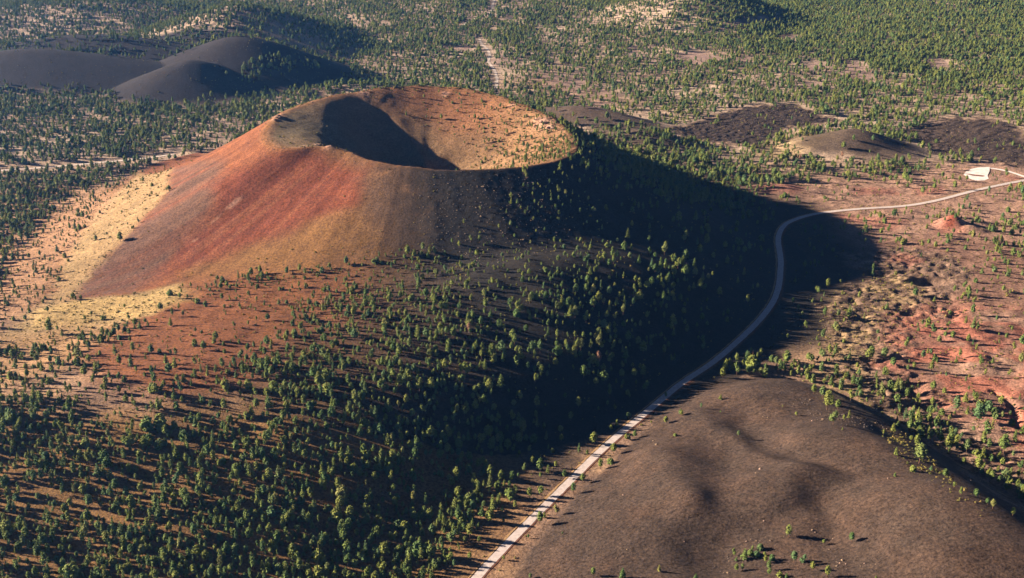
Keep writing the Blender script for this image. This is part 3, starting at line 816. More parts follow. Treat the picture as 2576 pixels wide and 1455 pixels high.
def scatter_object(name, label, meshes, pts, scl, rotz, idx):
    """one object whose instances stand on a cloud of points"""
    n = len(pts)
    me = bpy.data.meshes.new(name); me.vertices.add(n); me.vertices.foreach_set('co', pts.astype(np.float32).ravel())
    for nm, tp, key, arr in [('scl', 'FLOAT_VECTOR', 'vector', scl), ('rotv', 'FLOAT_VECTOR', 'vector', np.stack([np.zeros(n), np.zeros(n), rotz], 1)), ('idx', 'INT', 'value', idx)]:
        at_ = me.attributes.new(nm, tp, 'POINT'); at_.data.foreach_set(key, (arr.astype(np.int32) if tp == 'INT' else arr.astype(np.float32)).ravel())
    me.update(); o = link(bpy.data.objects.new(name, me)); prop(o, label, kind='stuff')
    ng = bpy.data.node_groups.new(name + ' scatter', 'GeometryNodeTree')
    ng.interface.new_socket('Geometry', in_out='INPUT', socket_type='NodeSocketGeometry'); ng.interface.new_socket('Geometry', in_out='OUTPUT', socket_type='NodeSocketGeometry')
    gi = ng.nodes.new('NodeGroupInput'); go = ng.nodes.new('NodeGroupOutput')
    mp = ng.nodes.new('GeometryNodeMeshToPoints'); ip = ng.nodes.new('GeometryNodeInstanceOnPoints'); jn = ng.nodes.new('GeometryNodeJoinGeometry')
    ng.links.new(gi.outputs[0], mp.inputs[0]); ng.links.new(mp.outputs[0], ip.inputs['Points'])
    for m in meshes:
        po = bpy.data.objects.new(name + ' form', m)
        oi = ng.nodes.new('GeometryNodeObjectInfo'); oi.inputs['Object'].default_value = po; oi.inputs['As Instance'].default_value = True
        ng.links.new(oi.outputs['Geometry'], jn.inputs[0])
    ng.links.new(jn.outputs[0], ip.inputs['Instance']); ip.inputs['Pick Instance'].default_value = True
    def named(nm, dt):
        q = ng.nodes.new('GeometryNodeInputNamedAttribute'); q.data_type = dt; q.inputs['Name'].default_value = nm; return q.outputs['Attribute']
    ng.links.new(named('idx', 'INT'), ip.inputs['Instance Index']); ng.links.new(named('scl', 'FLOAT_VECTOR'), ip.inputs['Scale'])
    er = ng.nodes.new('FunctionNodeEulerToRotation'); ng.links.new(named('rotv', 'FLOAT_VECTOR'), er.inputs[0]); ng.links.new(er.outputs[0], ip.inputs['Rotation'])
    ng.links.new(ip.outputs[0], go.inputs[0])
    md = o.modifiers.new('scatter', 'NODES'); md.node_group = ng
    return o

# ------------------------------------------------------------------ where the forest grows (chance per 7.6 m cell) and how tall
DEN = np.full(Z.shape, .47); HGT = np.full(Z.shape, 12.0)
dn = fbm(XX, YY, 130, 4, 201); dn2 = fbm(XX, YY, 38, 3, 202)
DEN = DEN - .10
def dz(pts, v, f=25, w=20, ws=60, seed=1, h=None, arr=None):
    global DEN, HGT
    m = (mask(poly(pts), f, w, ws, seed) if arr is None else arr)
    DEN = DEN * (1 - m) + v * m
    if h is not None: HGT = HGT * (1 - m) + h * m
MIDL = [(-200,430),(400,395),(480,370),(700,250),(880,215),(700,215),(250,250),(-200,300)]
dz(MIDL, .42, 40, 40, 100, 210)
dz([(1300,200),(1560,200),(1900,280),(1700,300),(1400,260)], .30, 50, 40, 80, 211)
dz([(1540,110),(2300,100),(2576,250),(2576,300),(2300,300),(1600,260)], .33, 60, 50, 90, 212)
dz([(2150,180),(2400,200),(2700,240),(2700,20),(1900,-40),(1700,30)], .60, 60, 50, 90, 213)
dz([(1650,-30),(1830,-30),(1810,12),(1680,16)], .62, 40, 20, 60, 214)
for k, P in enumerate(CLEAR): dz(P, .02 if k not in (5, 7, 8) else .16, 18, 30, 50, 220 + k)
# left of the cone: thin woods on straw and pink slopes
dz([(-200,430),(60,425),(330,440),(240,540),(165,650),(60,790),(-60,900),(-250,900)], .38, 30, 30, 70, 231, 12)
dz([(300,440),(345,430),(330,480),(240,560),(165,680),(60,800),(-20,850),(0,700),(100,560),(200,480)], .15, 20, 20, 50, 232, 8)
dz([(355,425),(430,425),(425,480),(330,580),(230,690),(165,757),(60,820),(120,740),(200,600)], .03, 10, 10, 40, 233, 6)
dz([(-60,860),(130,780),(165,757),(330,740),(440,715),(480,750),(380,800),(250,840),(60,880)], .025, 14, 14, 40, 234, 6)
# bare upper cone
BARE = poly([(345,425),(480,370),(690,290),(800,247),(1080,213),(1300,258),(1445,352),(1440,385),(1400,405),(1500,440),(1440,520),(1330,600),(1180,650),(1060,640),(960,640),(880,665),(700,690),(600,705),(430,730),(165,757),(230,690),(330,580),(425,480)])
dz(None, 0, arr=mask(BARE, 6, 10, 40, 241) * (CT < 1))
DEN = np.where((CD > -400) & (CD < 18) & (adiff(CPHI, 20) < -60), 0, DEN)
# near flank: trees thicken towards the foot, in rows
NF = [(430,730),(600,700),(700,690),(880,660),(960,632),(1060,640),(1180,650),(1330,600),(1440,520),(1740,520),(1740,900),(1500,1100),(1200,950),(800,880),(600,850),(430,830)]
dz(NF, .26, 14, 12, 40, 242, 7.5)
dz([(620,800),(800,750),(1000,730),(1300,720),(1700,760),(1740,950),(1400,1200),(900,1000),(640,920)], .44, 40, 30, 60, 243, 9.3)
dz([(420,745),(600,730),(700,800),(640,940),(430,1010),(250,950),(150,900),(300,850)], .05, 30, 20, 60, 244, 8.5)
dz([(560,740),(720,730),(760,800),(660,840),(560,800)], .13, 20, 20, 60, 245, 6.5)
dz([(1300,430),(1500,400),(1700,520),(1560,650),(1360,650)], .17, 30, 20, 60, 246, 8.5)
dz([(620,900),(900,900),(1300,1000),(1500,1120),(1200,1450),(1000,1700),(-300,1800),(-300,1050),(150,1000),(420,1010)], .58, 30, 30, 80, 247, 10.6)
dz([(-60,900),(160,880),(260,960),(150,1000),(-60,1000)], .30, 30, 30, 60, 248, 9)
dz([(160,950),(420,950),(640,960),(640,1020),(450,1070),(200,1050)], .20, 25, 30, 50, 249, 10)
dz([(1150,860),(1480,780),(1530,880),(1400,1000),(1200,980)], .27, 30, 30, 50, 250, 10.5)
dz([(1480,700),(1760,700),(1720,880),(1540,1070),(1450,1150),(1350,1230),(1250,1200),(1360,1060),(1440,940)], .24, 30, 20, 50, 270, 10.5)
dz([(1180,560),(1300,470),(1420,430),(1520,480),(1500,640),(1300,690),(1150,690)], .15, 30, 25, 50, 271, 6.5)
# bays of the deep shade with few trees
for P in [[(1380,980),(1500,960),(1560,1060),(1450,1180),(1330,1230),(1250,1180),(1300,1060)], [(1560,480),(1960,520),(1960,700),(1900,820),(1720,950),(1600,960),(1560,800),(1540,600)],
          [(1300,850),(1340,850),(1300,1000),(1250,1010)]]:
    dz(P, .055, 25, 20, 50, 251, 12)
dz([(1530,780),(1740,660),(1740,800),(1640,900),(1560,900)], .22, 25, 20, 50, 252, 11)
dz([(1900,470),(2090,540),(2240,640),(2080,780),(2060,900),(1900,910),(1800,920),(1960,720),(1960,560)], .05, 15, 10, 40, 253, 10)
# behind the rim on the right
dz([(1445,352),(1600,360),(1800,400),(2000,450),(1900,470),(1700,440),(1560,420),(1470,400)], .42, 15, 15, 50, 254, 13)
dz([(1480,270),(1580,280),(1680,330),(1600,335),(1480,300)], .06, 15, 10, 40, 255, 12)
# right plain
dz([(1900,470),(2080,450),(2300,425),(2480,400),(2700,420),(2900,800),(2800,1200),(2500,1150),(2330,1000),(2250,900),(2110,910),(2240,640),(2100,545)], .055, 25, 20, 60, 256, 11)
dz([(2300,330),(2360,420),(2300,440),(2100,450),(1990,430),(2000,400),(2240,380)], .26, 20, 20, 50, 257, 13)
dz([(2450,560),(2576,540),(2640,700),(2500,700)], .12, 20, 20, 50, 258, 11)
dz([(2480,430),(2640,420),(2640,520),(2500,500)], .11, 20, 20, 50, 259, 12)
dz([(1800,925),(1880,905),(2060,930),(2100,985),(1960,958),(1850,958),(1760,985)], .40, 10, 10, 30, 260, 13)
dz([(2230,1060),(2300,1085),(2420,1170),(2640,1310),(2700,1280),(2576,1180),(2400,1090),(2300,1030)], .30, 12, 15, 40, 261, 13)
dz([(2400,1000),(2500,1020),(2640,1100),(2640,1250),(2500,1170),(2420,1090)], .16, 20, 20, 40, 262, 14)
dz([(2060,950),(2140,960),(2230,1040),(2200,1060),(2100,1020)], .28, 10, 10, 30, 263, 12)
# knolls in the distance
for key, q, v in [('dark', 0, .0), ('dark', 1, .0), ('dark', 2, .0), ('dark', 3, .16), ('small', 0, .05), ('small', 1, .02)]:
    cx, cy, H, Ra, Rb, rot, pw, flat = KNOLLS[key][q]
    c, s = math.cos(rot), math.sin(rot)
    u = ((XX - cx) * c + (YY - cy) * s) / Ra; v_ = (-(XX - cx) * s + (YY - cy) * c) / Rb
    m = 1 - sstep(.80, 1.0, np.hypot(u, v_) + .15 * dn2); DEN = DEN * (1 - m) + v * m
dz([(650,150),(760,150),(820,175),(650,205),(560,180)], .40, 15, 15, 40, 264)
DEN = DEN * (1 - .97 * sstep(.12, .45, LM) * (YY > 2300) - .8 * sstep(.15, .6, LM) * ((YY > 1500) & (YY <= 2300)))
DEN = DEN * (1 + .75 * dn + .55 * dn2)
DEN = DEN * (HSD > 4) * sstep(20, 34, ROADALL) * np.where((YY < 1400) & (XX < 260), sstep(48, 66, RD['road']), 1) * (lotd < .1)
DEN = np.where((CT < .02), np.minimum(DEN, 0), DEN)
# trees inside the bowl and on its lip
phd = CPHI
inb = (CD < 0)
bd = .34 * np.exp(-(adiff(phd, 0) / 34) ** 2) * sstep(70, 150, rr_) + .17 * np.exp(-(adiff(phd, 50) / 35) ** 2) * sstep(60, 130, rr_) + .40 * np.exp(-(adiff(phd, -22) / 20) ** 2) * sstep(150, 210, rr_)
DEN = np.where(inb, bd, DEN); HGT = np.where(inb, 7.0, HGT)
lipm = np.exp(-((CD - 10) / 14.0) ** 2) * ((adiff(phd, 55) > -50) & (adiff(phd, 55) < 70))
DEN = np.maximum(DEN, lipm * .40); HGT = np.where(lipm > .3, 7.5, HGT)
# outer right shoulder
sh = (CD > 0) & (CD < 60) & (np.abs(adiff(phd, 5)) < 38)
DEN = np.where(sh, np.maximum(DEN, .42), DEN); HGT = np.where(sh, 8.5, HGT)

STEP = 6.7
cxs = np.arange(-2600, 2700, STEP); cys = np.arange(820, 6400, STEP)
px_, py_ = np.meshgrid(cxs, cys); px_ = px_ + rng.uniform(-.5, .5, px_.shape) * STEP * .98; py_ = py_ + rng.uniform(-.5, .5, py_.shape) * STEP * .98
px_ = px_.ravel(); py_ = py_.ravel()
inw = (np.abs(px_) < py_ * .46 + 330); px_ = px_[inw]; py_ = py_[inw]
p = bil(DEN, px_, py_)
ok = rng.random(len(p)) < np.clip(p, 0, .93); px_ = px_[ok]; py_ = py_[ok]
ht = bil(HGT, px_, py_) * np.clip(rng.lognormal(-.03, .36, len(px_)), .38, 1.8)
zz = bil(Z, px_, py_)
kind = rng.choice(7, len(px_), p=[.15, .22, .10, .14, .24, .10, .05])
wid = rng.uniform(.72, 1.08, len(px_))
print('forest', len(px_))

def visible(x, y, z):
    """is a point above the terrain in view of the camera"""
    t = np.linspace(.35, .985, 160)
    return not (CAM_H + (z - CAM_H) * t < bil(Z, x * t, y * t) - .3).any()

# ------------------------------------------------------------------ single pines, placed by hand
def P8(*a): return [(864.4 + .33557 * x, 968 + .33557 * y, h * .33557) for x, y, h in a]
def P9(*a): return [(1711.5 + .33557 * x, 968 + .33557 * y, h * .33557) for x, y, h in a]
def P4(*a): return [(.33557 * x, 484 + .33557 * y, h * .33557) for x, y, h in a]
SETS = [
 ('alone on the dark cinder hill', 'lone pines on the dark cinder hill', P9((810,1145,78),(1282,1182,62),(1075,1195,28),(435,388,38),(868,234,26),(765,173,20),(1215,338,16),(155,180,38),(300,112,34),(10,235,36),(300,212,15),(1608,690,28)) + P8((1640,1125,20),(2305,290,18),(2415,290,48),(2485,385,18),(2525,232,42),(1385,1150,24),(1200,1315,28),(2365,1402,42),(2182,400,48),(2140,412,36))),
 ('in the clump low on the dark hill', 'clump of pines low on the dark hill', P9((400,1285,48),(480,1312,68),(540,1248,36),(598,1238,38),(525,1282,38),(570,1285,32),(630,1285,28),(637,1338,50),(688,1318,38),(418,1322,25),(420,1402,48),(463,1397,48),(662,1392,62),(665,1437,54),(850,1332,68),(920,1352,64),(988,1397,58),(1100,1442,70),(795,1455,36),(115,1455,32),(745,1442,34),(1467,1453,20)) + P8((1872,1437,55),(2090,1453,66),(1400,1453,34))),
 ('on the hill side of the road', 'pines along the hill side of the road', P8((1470,1047,78),(1592,977,68),(1505,997,38),(1722,812,64),(1790,732,54),(1925,632,64),(2000,592,34),(2022,517,64),(2118,417,44))),
 ('on the forest side of the road', 'pines along the forest side of the road', P8((1875,442,105),(1915,402,62),(2048,312,64),(2005,342,48),(2028,322,52),(1765,512,84),(1825,532,52),(1697,582,115),(1590,622,58),(1532,672,84),(1585,742,92),(1655,702,74),(1475,702,54),(1385,762,84),(1395,852,94),(1480,832,84),(1340,802,64),(1250,892,108),(1285,932,72),(1185,892,102),(1190,962,62),(1095,1032,108),(1140,1112,64),(1200,1042,54),(1018,1192,64),(1025,1082,104),(985,872,94),(875,1072,74),(795,1092,94),(910,1197,74),(945,1312,64),(1030,1332,34),(800,1342,104),(830,1372,74),(880,1442,54),(760,1362,54),(2135,237,34),(2270,182,44),(2415,92,44))),
 ('on the orange ground, lower left', 'scattered pines on the orange ground', P4((585,1232,84),(520,1202,58),(865,1227,78),(1000,1202,68),(895,1302,64),(985,1327,78),(1135,1212,64),(1310,1317,68),(380,1067,104),(690,1087,48),(830,1102,48),(1245,1287,64),(1460,1302,58),(725,1372,94),(1160,1442,78),(1380,1432,64),(1275,772,34),(1350,802,44),(1480,832,34),(1375,932,38),(1280,1002,54),(965,962,44),(1110,1012,44),(775,957,28),(970,1077,48),(280,1282,64),(255,1187,54),(635,1380,70),(480,1320,50),(590,1040,36),(470,1092,40),(640,962,34))),
 ('in the grove behind the dark hill crest', 'grove behind the dark hill', P9((1262,262,60),(1145,302,90),(1225,272,40),(1275,122,74),(1100,192,124),(1065,92,74),(1000,72,64),(1180,180,60),(1135,150,60))),
 ('at the dark hill\'s shaded far foot', 'pines at the far foot of the dark hill', P9((1522,378,38),(1615,532,54),(1595,352,54),(1770,472,84),(1790,592,124),(1730,422,34),(1745,652,40),(1880,642,30),(1985,692,54),(2100,822,48),(2215,842,54),(2050,772,38),(2340,932,64),(2300,902,44),(2490,982,54),(1630,312,34))),
 ('on the pink and red ground, right edge', 'pines on the red ground', P9((2235,292,124),(2335,342,74),(2410,262,54),(1975,82,50),(2505,432,78),(2420,522,124),(2390,562,54),(2310,482,64),(2550,642,64),(2565,372,64),(2210,132,64),(2135,132,64)) + [(2192,898,24),(2228,896,18),(2070,905,22),(2298,930,16),(2343,934,22),(2186,905,24),(2160,948,16),(2246,922,20),(2210,860,12),(2278,876,16),(2310,834,12),(2136,905,18),(2470,690,14),(2350,760,12)]),
]
PINES = []      # x, y, height m, kind, width, zone, group, px, py
for zn, grp, L in SETS:
    for n_, (a, b_, hp) in enumerate(L):
        if 'forest side' in zn and n_ % 3 == 1: continue
        x, y = at(a, b_)
        z0 = float(bil(Z, x, y)); q2 = project(x, y, z0)[2]
        h = hp * q2 / FP / math.cos(PITCH + math.atan((b_ - H2) / FP)) * (.88 if 'forest side' in zn else 1.22)
        k = rnd.choice([0, 1, 2, 3, 4, 4, 1, 5]) if hp > 14 else rnd.choice([1, 4, 6, 3])
        PINES.append([x, y, h, k, rnd.uniform(.95, 1.2) * (1.25 if hp < 12 else 1), zn, grp, a, b_])
hx = np.array([p_[0] for p_ in PINES]); hy = np.array([p_[1] for p_ in PINES])
keep = np.ones(len(px_), bool)
for a, b_ in zip(hx, hy): keep &= np.hypot(px_ - a, py_ - b_) > 7.0
px_, py_, ht, zz, kind, wid = [v[keep] for v in (px_, py_, ht, zz, kind, wid)]
# the largest of the remaining trees in the picture become single trees too
u_, v_, q_ = project(px_, py_, zz); ut, vt, _ = project(px_, py_, zz + ht)
size = v_ - vt
size[(u_ < 6) | (u_ > 2570) | (vt > 1440) | (v_ < 0)] = 0
order = np.argsort(-size); left = 298 - len(PINES); taken = np.zeros(len(px_), bool)
for i in order:
    if left <= 0: break
    if size[i] <= 0: break
    if not visible(px_[i], py_[i], zz[i] + ht[i] * .9): continue
    u, v = u_[i], v_[i]
    if v > 1330: zn = 'in the bottom-edge forest'
    elif v > 1180: zn = 'in the foreground forest'
    elif v > 1000: zn = 'in forest at the cone foot'
    else: zn = 'on the slope of the red cone'
    if u > 1900: zn = 'beyond the dark hill, right edge'
    elif u < 260: zn += ', far left'
    elif u < 560: zn += ', left'
    elif u < 860: zn += ', left of centre'
    else: zn += ', near the road'
    PINES.append([px_[i], py_[i], ht[i], int(kind[i]), wid[i], zn, 'pines of the foreground forest', u, v]); taken[i] = True; left -= 1
px_, py_, ht, zz, kind, wid = [v[~taken] for v in (px_, py_, ht, zz, kind, wid)]
ORD = ['first', 'second', 'third', 'fourth', 'fifth', 'sixth', 'seventh', 'eighth', 'ninth', 'tenth', 'eleventh', 'twelfth']
NUMW = {2: 'two', 3: 'three', 4: 'four', 5: 'five', 6: 'six', 7: 'seven', 8: 'eight', 9: 'nine', 10: 'ten', 11: 'eleven', 12: 'twelve'}
def size_word(h, zn):
    return 'tall' if h > 19 else ('mid-sized' if h > 11 else 'small')
byl = {}
for t in PINES:
    lb = '%s %s pine %s' % (size_word(t[2], t[5]), PROTO[t[3]][3], t[5]); byl.setdefault(lb, []).append(t)
made = {}
for lb, ts in byl.items():
    ts.sort(key=lambda t: t[7])
    for i, t in enumerate(ts):
        n = len(ts)
        if n == 1: full = lb
        elif i == 0: full = lb + ', leftmost such'
        elif i == n - 1: full = lb + ', rightmost such'
        elif n == 3: full = lb + ', middle such'
        else: full = lb + ', %s such from left' % ORD[min(i, 11)]
        x, y, h, k = t[0], t[1], t[2], t[3]
        if k not in made:
            root = link(bpy.data.objects.new('pine_tree', None)); root.empty_display_size = 1
            tr = link(bpy.data.objects.new('trunk', PROTO[k][0]), root); cr = link(bpy.data.objects.new('crown', PROTO[k][1]), root)
            made[k] = (root, tr, cr)
        else:
            r0, t0, c0 = made[k]
            root = r0.copy(); COL.objects.link(root)
            for ch in (t0, c0):
                c = ch.copy(); c.parent = root; COL.objects.link(c)
        s = h / HT * (1.35 if k == 6 else 1)
        root.location = (x, y, float(bil(Z, x, y)) - .1); root.scale = (s * t[4], s * t[4], s); root.rotation_euler = (0, 0, rnd.uniform(0, 6.28))
        prop(root, full, 'pine tree', group=t[6])
print('single pines', len(PINES), 'forest', len(px_))
sc = ht / HT
scatter_object('pine_forest', 'open pine forest covering the plain and the lower slopes', [p_[2] for p_ in PROTO],
               np.stack([px_, py_, zz - .15], 1), np.stack([sc * wid, sc * wid, sc], 1), rng.uniform(0, 6.28, len(px_)), kind)

# dead trees
def dead_tree(px, py, hp, mats, label, R, needles):
    x, y = at(px, py); z0 = float(bil(Z, x, y)); q2 = project(x, y, z0)[2]; h = hp * q2 / FP / .9
    a, c = MB(), MB(); build_tree('oval' if needles else 'spire', .2, R, a, c)
    root = link(bpy.data.objects.new('dead_pine', None)); root.location = (x, y, z0 - .1); s = h / HT; root.scale = (s, s, s)
    link(bpy.data.objects.new('trunk', a.mesh('trunk', [m_dead])), root)
    if needles: link(bpy.data.objects.new('crown', c.mesh('crown', [mats])), root)
    prop(root, label, 'dead tree', group='dead pines')
for i, (a, b_, h, lb) in enumerate([(2012,405,17,'rust-orange dead pine below the small brown knoll, left one'),(2118,397,17,'rust-orange dead pine below the small brown knoll, right one'),
        (812,776,22,'rust-orange dead pine on the near slope of the cone'),(1180,838,26,'pinkish dead pine high in the shaded forest'),(1505,916,34,'pinkish dead pine in the shaded forest nearest the road bend')]):
    dead_tree(a, b_, h, m_deadbark, lb, random.Random(300 + i), True)

# ------------------------------------------------------------------ scrub
SCR = np.full(Z.shape, .03)
def sz(pts, v, f=15, w=15, ws=40, seed=1, arr=None):
    global SCR
    m = mask(poly(pts), f, w, ws, seed) if arr is None else arr
    SCR = SCR * (1 - m) + v * m
sz([(-60,430),(400,400),(500,370),(330,480),(60,800),(-60,900)], .14)
sz([(355,425),(430,425),(425,480),(330,580),(230,690),(165,757),(60,820),(120,740),(200,600)], .12)
sz([(-60,860),(130,790),(165,757),(330,740),(440,715),(480,750),(380,800),(250,840),(60,900)], .22)
sz([(60,870),(500,830),(640,960),(400,1060),(60,1000)], .10)
sz([(430,690),(950,600),(1100,640),(900,700),(500,750)], .07)
sz([(500,700),(1180,655),(1300,800),(1200,1000),(700,950)], .08)
sz([(1900,470),(2080,450),(2300,425),(2700,420),(2900,800),(2800,1300),(2400,1150),(2110,910),(2240,640)], .10)
sz([(2060,775),(2200,700),(2330,700),(2330,760),(2200,830),(2180,960),(2500,1200),(2640,1310),(2300,1085),(2080,990),(2050,940)], .22)
SCR = np.where(CD < 0, .02 + .20 * np.exp(-(adiff(phd, 0) / 40) ** 2) * sstep(60, 140, rr_) + .07 * np.exp(-(adiff(phd, 60) / 40) ** 2) * sstep(60, 150, rr_) + .30 * np.exp(-(adiff(phd, 222) / 18) ** 2) * sstep(170, 215, rr_), SCR)
SCR = np.maximum(SCR, .55 * np.exp(-((CD - 5) / 8.0) ** 2) * ((adiff(phd, 90) > -60) & (adiff(phd, 90) < 75)))
SCR = np.where((CD > 6) & mask(BARE, 6).astype(bool) & (SCR < .06), .004, SCR)
SCR = np.where(HSD < 2, 0, SCR) * sstep(6.5, 9, ROADALL) * (lotd < .1)
for P in [P9((1750,400,0),(1900,560,0),(2100,760,0),(2300,960,0),(2260,990,0),(2000,800,0),(1700,620,0),(1560,420,0),(1520,300,0))]:
    sz([(a, b_) for a, b_, _ in P], .35, 6, 6, 20)
S2 = 4.2
a_, b_ = np.meshgrid(np.arange(-1500, 1700, S2), np.arange(900, 3600, S2)); a_ = (a_ + rng.uniform(-.5, .5, a_.shape) * S2).ravel(); b_ = (b_ + rng.uniform(-.5, .5, b_.shape) * S2).ravel()
m = np.abs(a_) < b_ * .46 + 150; a_, b_ = a_[m], b_[m]
m = rng.random(len(a_)) < bil(SCR, a_, b_) * (1 + .8 * fbm(a_, b_, 30, 3, 270)); a_, b_ = a_[m], b_[m]
sc = np.clip(rng.lognormal(.25, .38, len(a_)), .6, 3.2)
print('scrub', len(a_))
scatter_object('scrub', 'low yellow-green scrub dotting the slopes, the rim and the lava', BUSH, np.stack([a_, b_, bil(Z, a_, b_) - .1], 1), np.stack([sc, sc, sc * .95], 1), rng.uniform(0, 6.28, len(a_)), rng.integers(0, 3, len(a_)))

# ------------------------------------------------------------------ rocks
ROCK = LM * .20 * (1 + dn2) + BLK * .22 + REDM * .03 * (1 + 2 * dn2) + HUM * .02 * (1 + 2 * dn2)
ROCK = np.maximum(ROCK, .10 * np.exp(-((CD - 3) / 12.0) ** 2) * (adiff(phd, 200) < 60) * (adiff(phd, 200) > -70))
rk = poly([(a, b) for a, b, _ in P9((1080,1240,0),(1260,1280,0),(1270,1370,0),(1150,1390,0),(1100,1300,0))]); ROCK = np.maximum(ROCK, .10 * mask(rk, 6, 5, 15, 281))
rk = poly([(a, b) for a, b, _ in P9((560,1090,0),(760,1130,0),(760,1230,0),(560,1250,0),(380,1300,0),(330,1420,0),(280,1380,0))]); ROCK = np.maximum(ROCK, .13 * mask(rk, 6, 5, 15, 282))
rk = poly([(a, b) for a, b, _ in P9((860,80,0),(960,90,0),(1060,220,0),(1500,280,0),(1560,340,0),(1300,320,0),(1000,260,0),(880,160,0))]); ROCK = np.maximum(ROCK, .30 * mask(rk, 5, 5, 15, 283))
S3 = 3.4
a_, b_ = np.meshgrid(np.arange(-500, 1500, S3), np.arange(950, 3700, S3)); a_ = (a_ + rng.uniform(-.5, .5, a_.shape) * S3).ravel(); b_ = (b_ + rng.uniform(-.5, .5, b_.shape) * S3).ravel()
m = rng.random(len(a_)) < bil(ROCK * sstep(6, 9, ROADALL), a_, b_); a_, b_ = a_[m], b_[m]
sc = np.clip(rng.lognormal(-.5, .36, len(a_)), .3, 1.6)
print('rocks', len(a_))
scatter_object('loose_rocks', 'loose volcanic rocks strewn over the lava and the shaded slope', [rock_mesh(1, [m_drock]), rock_mesh(2, [m_rock]), rock_mesh(3, [m_drock])],
               np.stack([a_, b_, bil(Z, a_, b_)], 1), np.stack([sc, sc * rng.uniform(.7, 1.2, len(a_)), sc], 1), rng.uniform(0, 6.28, len(a_)), rng.integers(0, 3, len(a_)))
BOULD = P9((597,634,26),(565,664,14),(620,242,14),(655,247,14),(985,272,16),(625,1022,16),(990,1092,20),(1010,1107,12),(1215,1318,26),(1195,1340,16),(1240,1345,14),(1170,1362,14),(1380,1342,16),(1350,1362,12),(1115,1237,12),(1145,1157,14),(1465,1347,10),(1555,702,14),(495,1177,18),(355,1412,20),(30,1177,14)) \
      + P8((2345,452,24),(2320,422,12),(2095,827,18),(2125,1237,14),(2045,1302,12),(2340,217,26),(1180,1367,12),(2180,522,10))
bm = [rock_mesh(40 + k, [m_rock if k % 2 else m_rockp], 'boulder') for k in range(4)]
rows = sorted(BOULD, key=lambda t: t[0])
desc = ['squat', 'knobbly', 'pale pinkish', 'flat-topped']
used_l = {}
for i, (a, b_, hp) in enumerate(rows):
    x, y = at(a, b_); z0 = float(bil(Z, x, y)); q2 = project(x, y, z0)[2]; r = hp * q2 / FP * .5
    o = link(bpy.data.objects.new('boulder', bm[i % 4])); o.location = (x, y, z0 - .1 * r); o.scale = (r, r * .85, r * .95); o.rotation_euler = (0, 0, rnd.uniform(0, 6.28))
    wh = 'high on the dark cinder hill' if b_ < 1090 else ('halfway up the dark cinder hill' if b_ < 1300 else 'low on the dark cinder hill')
    sz_ = 'large' if hp > 6.5 else ('small' if hp < 4.3 else 'mid-sized')
    used_l.setdefault('%s tan boulder %s' % (sz_, wh), []).append((o, a))
for lb, L in used_l.items():
    L.sort(key=lambda t: t[1]); n = len(L)
    for i, (o, a) in enumerate(L):
        if n == 1: full = lb
        elif i == 0: full = lb + ', leftmost of ' + NUMW[n]
        elif i == n - 1: full = lb + ', rightmost of ' + NUMW[n]
        else: full = lb + ', %s from left of %s' % (ORD[i], NUMW[n])
        prop(o, full, 'boulder', group='boulders on the dark hill')
# pale outcrops along the rim
for (a, b_, hp, lb) in [(1368,306,26,'pale rock outcrop inside the crater, left of two near the right rim'),(1384,320,20,'pale rock outcrop inside the crater, right of two near the right rim'),
                        (700,293,16,'small pale outcrop on the left shoulder of the crater rim'),(806,365,20,'rough brown outcrop on the near left corner of the rim'),(760,368,12,'low brown outcrop on the rim left of the near corner')]:
    x, y = at(a, b_ + 2); z0 = float(bil(Z, x, y)); q2 = project(x, y, z0)[2]; r = hp * q2 / FP * .5
    w = MB(); R = random.Random(int(a))
    for _ in range(9): w.blob((R.uniform(-1, 1), R.uniform(-.6, .6), R.uniform(-.1, .25)), R.uniform(.2, .45), R.uniform(.6, 1.0), R, 0, .3)
    o = link(bpy.data.objects.new('rock_outcrop', w.mesh('rock_outcrop', [m_rockp if 'pale' in lb else m_rock]))); o.location = (x, y, z0); o.scale = (r, r, r * .8)
    prop(o, lb, 'rock outcrop', group='outcrops on the crater rim')


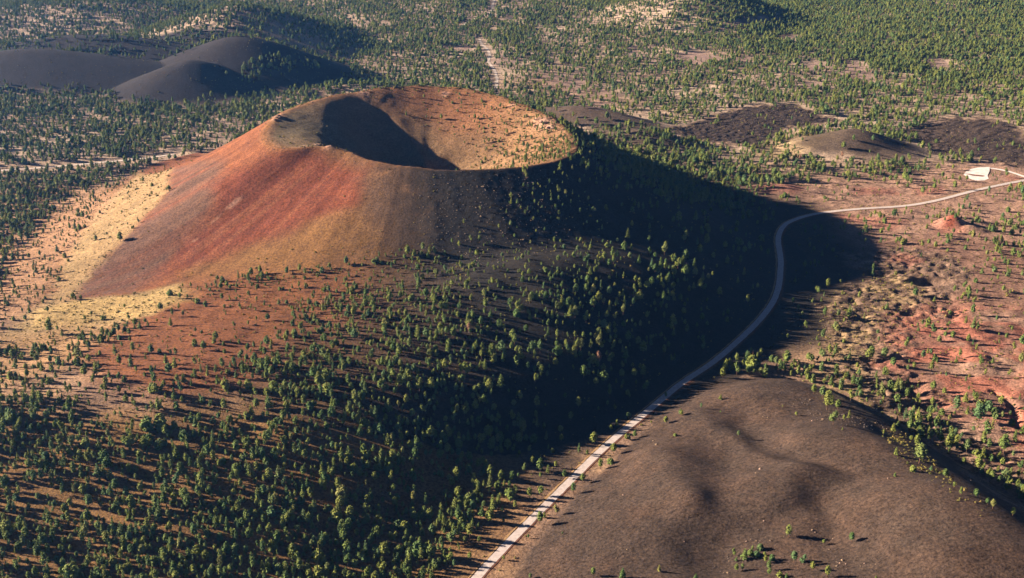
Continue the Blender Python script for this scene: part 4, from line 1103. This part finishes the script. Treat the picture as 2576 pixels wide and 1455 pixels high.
# ------------------------------------------------------------------ air
Zmin = float(Z.min())
bx0, bx1, by0, by1, bz0, bz1 = GX[0] - 200, GX[-1] + 200, GY[0] - 200, GY[-1] + 200, Zmin - 1.0, CAM_H + 8
vs = [(x, y, zz) for zz in (bz0, bz1) for y in (by0, by1) for x in (bx0, bx1)]
me = mesh_from('haze', vs, [(0,2,3,1),(4,5,7,6),(0,1,5,4),(2,6,7,3),(0,4,6,2),(1,3,7,5)], [])
mh = bpy.data.materials.new('air'); mh.use_nodes = True; nt = mh.node_tree; nt.nodes.clear()
out = N(nt, 'ShaderNodeOutputMaterial'); pv = N(nt, 'ShaderNodeVolumePrincipled')
HAZE_D = 1.2e-5
pv.inputs['Color'].default_value = (.14, .40, 1.0, 1); pv.inputs['Density'].default_value = HAZE_D; pv.inputs['Anisotropy'].default_value = 0.45
nt.links.new(pv.outputs[0], out.inputs['Volume']); me.materials.append(mh)
prop(link(bpy.data.objects.new('haze', me)), 'thin blue haze over the distant forest', kind='stuff')

# ------------------------------------------------------------------ light
SUN_EL = 17.6; SUN_AZ = 11.0           # light travels to the right and slightly towards the viewer
ce, se = math.cos(math.radians(SUN_EL)), math.sin(math.radians(SUN_EL))
ldir = Vector((math.cos(math.radians(SUN_AZ)) * ce, -math.sin(math.radians(SUN_AZ)) * ce, -se))
sd = bpy.data.lights.new('sun', 'SUN'); sd.energy = 5.0; sd.angle = math.radians(.5); sd.color = (1.0, .86, .68)
so = link(bpy.data.objects.new('sun', sd)); so.rotation_euler = ldir.to_track_quat('-Z', 'Y').to_euler()
wd = bpy.data.worlds.new('World'); scene.world = wd; wd.use_nodes = True; nt = wd.node_tree
sky = N(nt, 'ShaderNodeTexSky'); sky.sky_type = 'NISHITA'; sky.sun_disc = False
sky.sun_elevation = math.radians(SUN_EL); sky.sun_rotation = math.radians(270 + SUN_AZ); sky.altitude = 4000; sky.air_density = .2; sky.dust_density = 0
nt.links.new(sky.outputs[0], nt.nodes['Background'].inputs['Color']); nt.nodes['Background'].inputs['Strength'].default_value = .05

# ------------------------------------------------------------------ camera
cd = bpy.data.cameras.new('camera'); cd.sensor_width = 36; cd.lens = 36 * FP / 2576; cd.clip_start = 1; cd.clip_end = 60000
co = link(bpy.data.objects.new('camera', cd)); co.location = (0, 0, CAM_H); co.rotation_euler = (math.pi / 2 - PITCH, 0, 0)
scene.camera = co
vs_ = scene.view_settings; vs_.view_transform = 'Standard'; vs_.look = 'None'; vs_.exposure = 2.45; vs_.gamma = 1
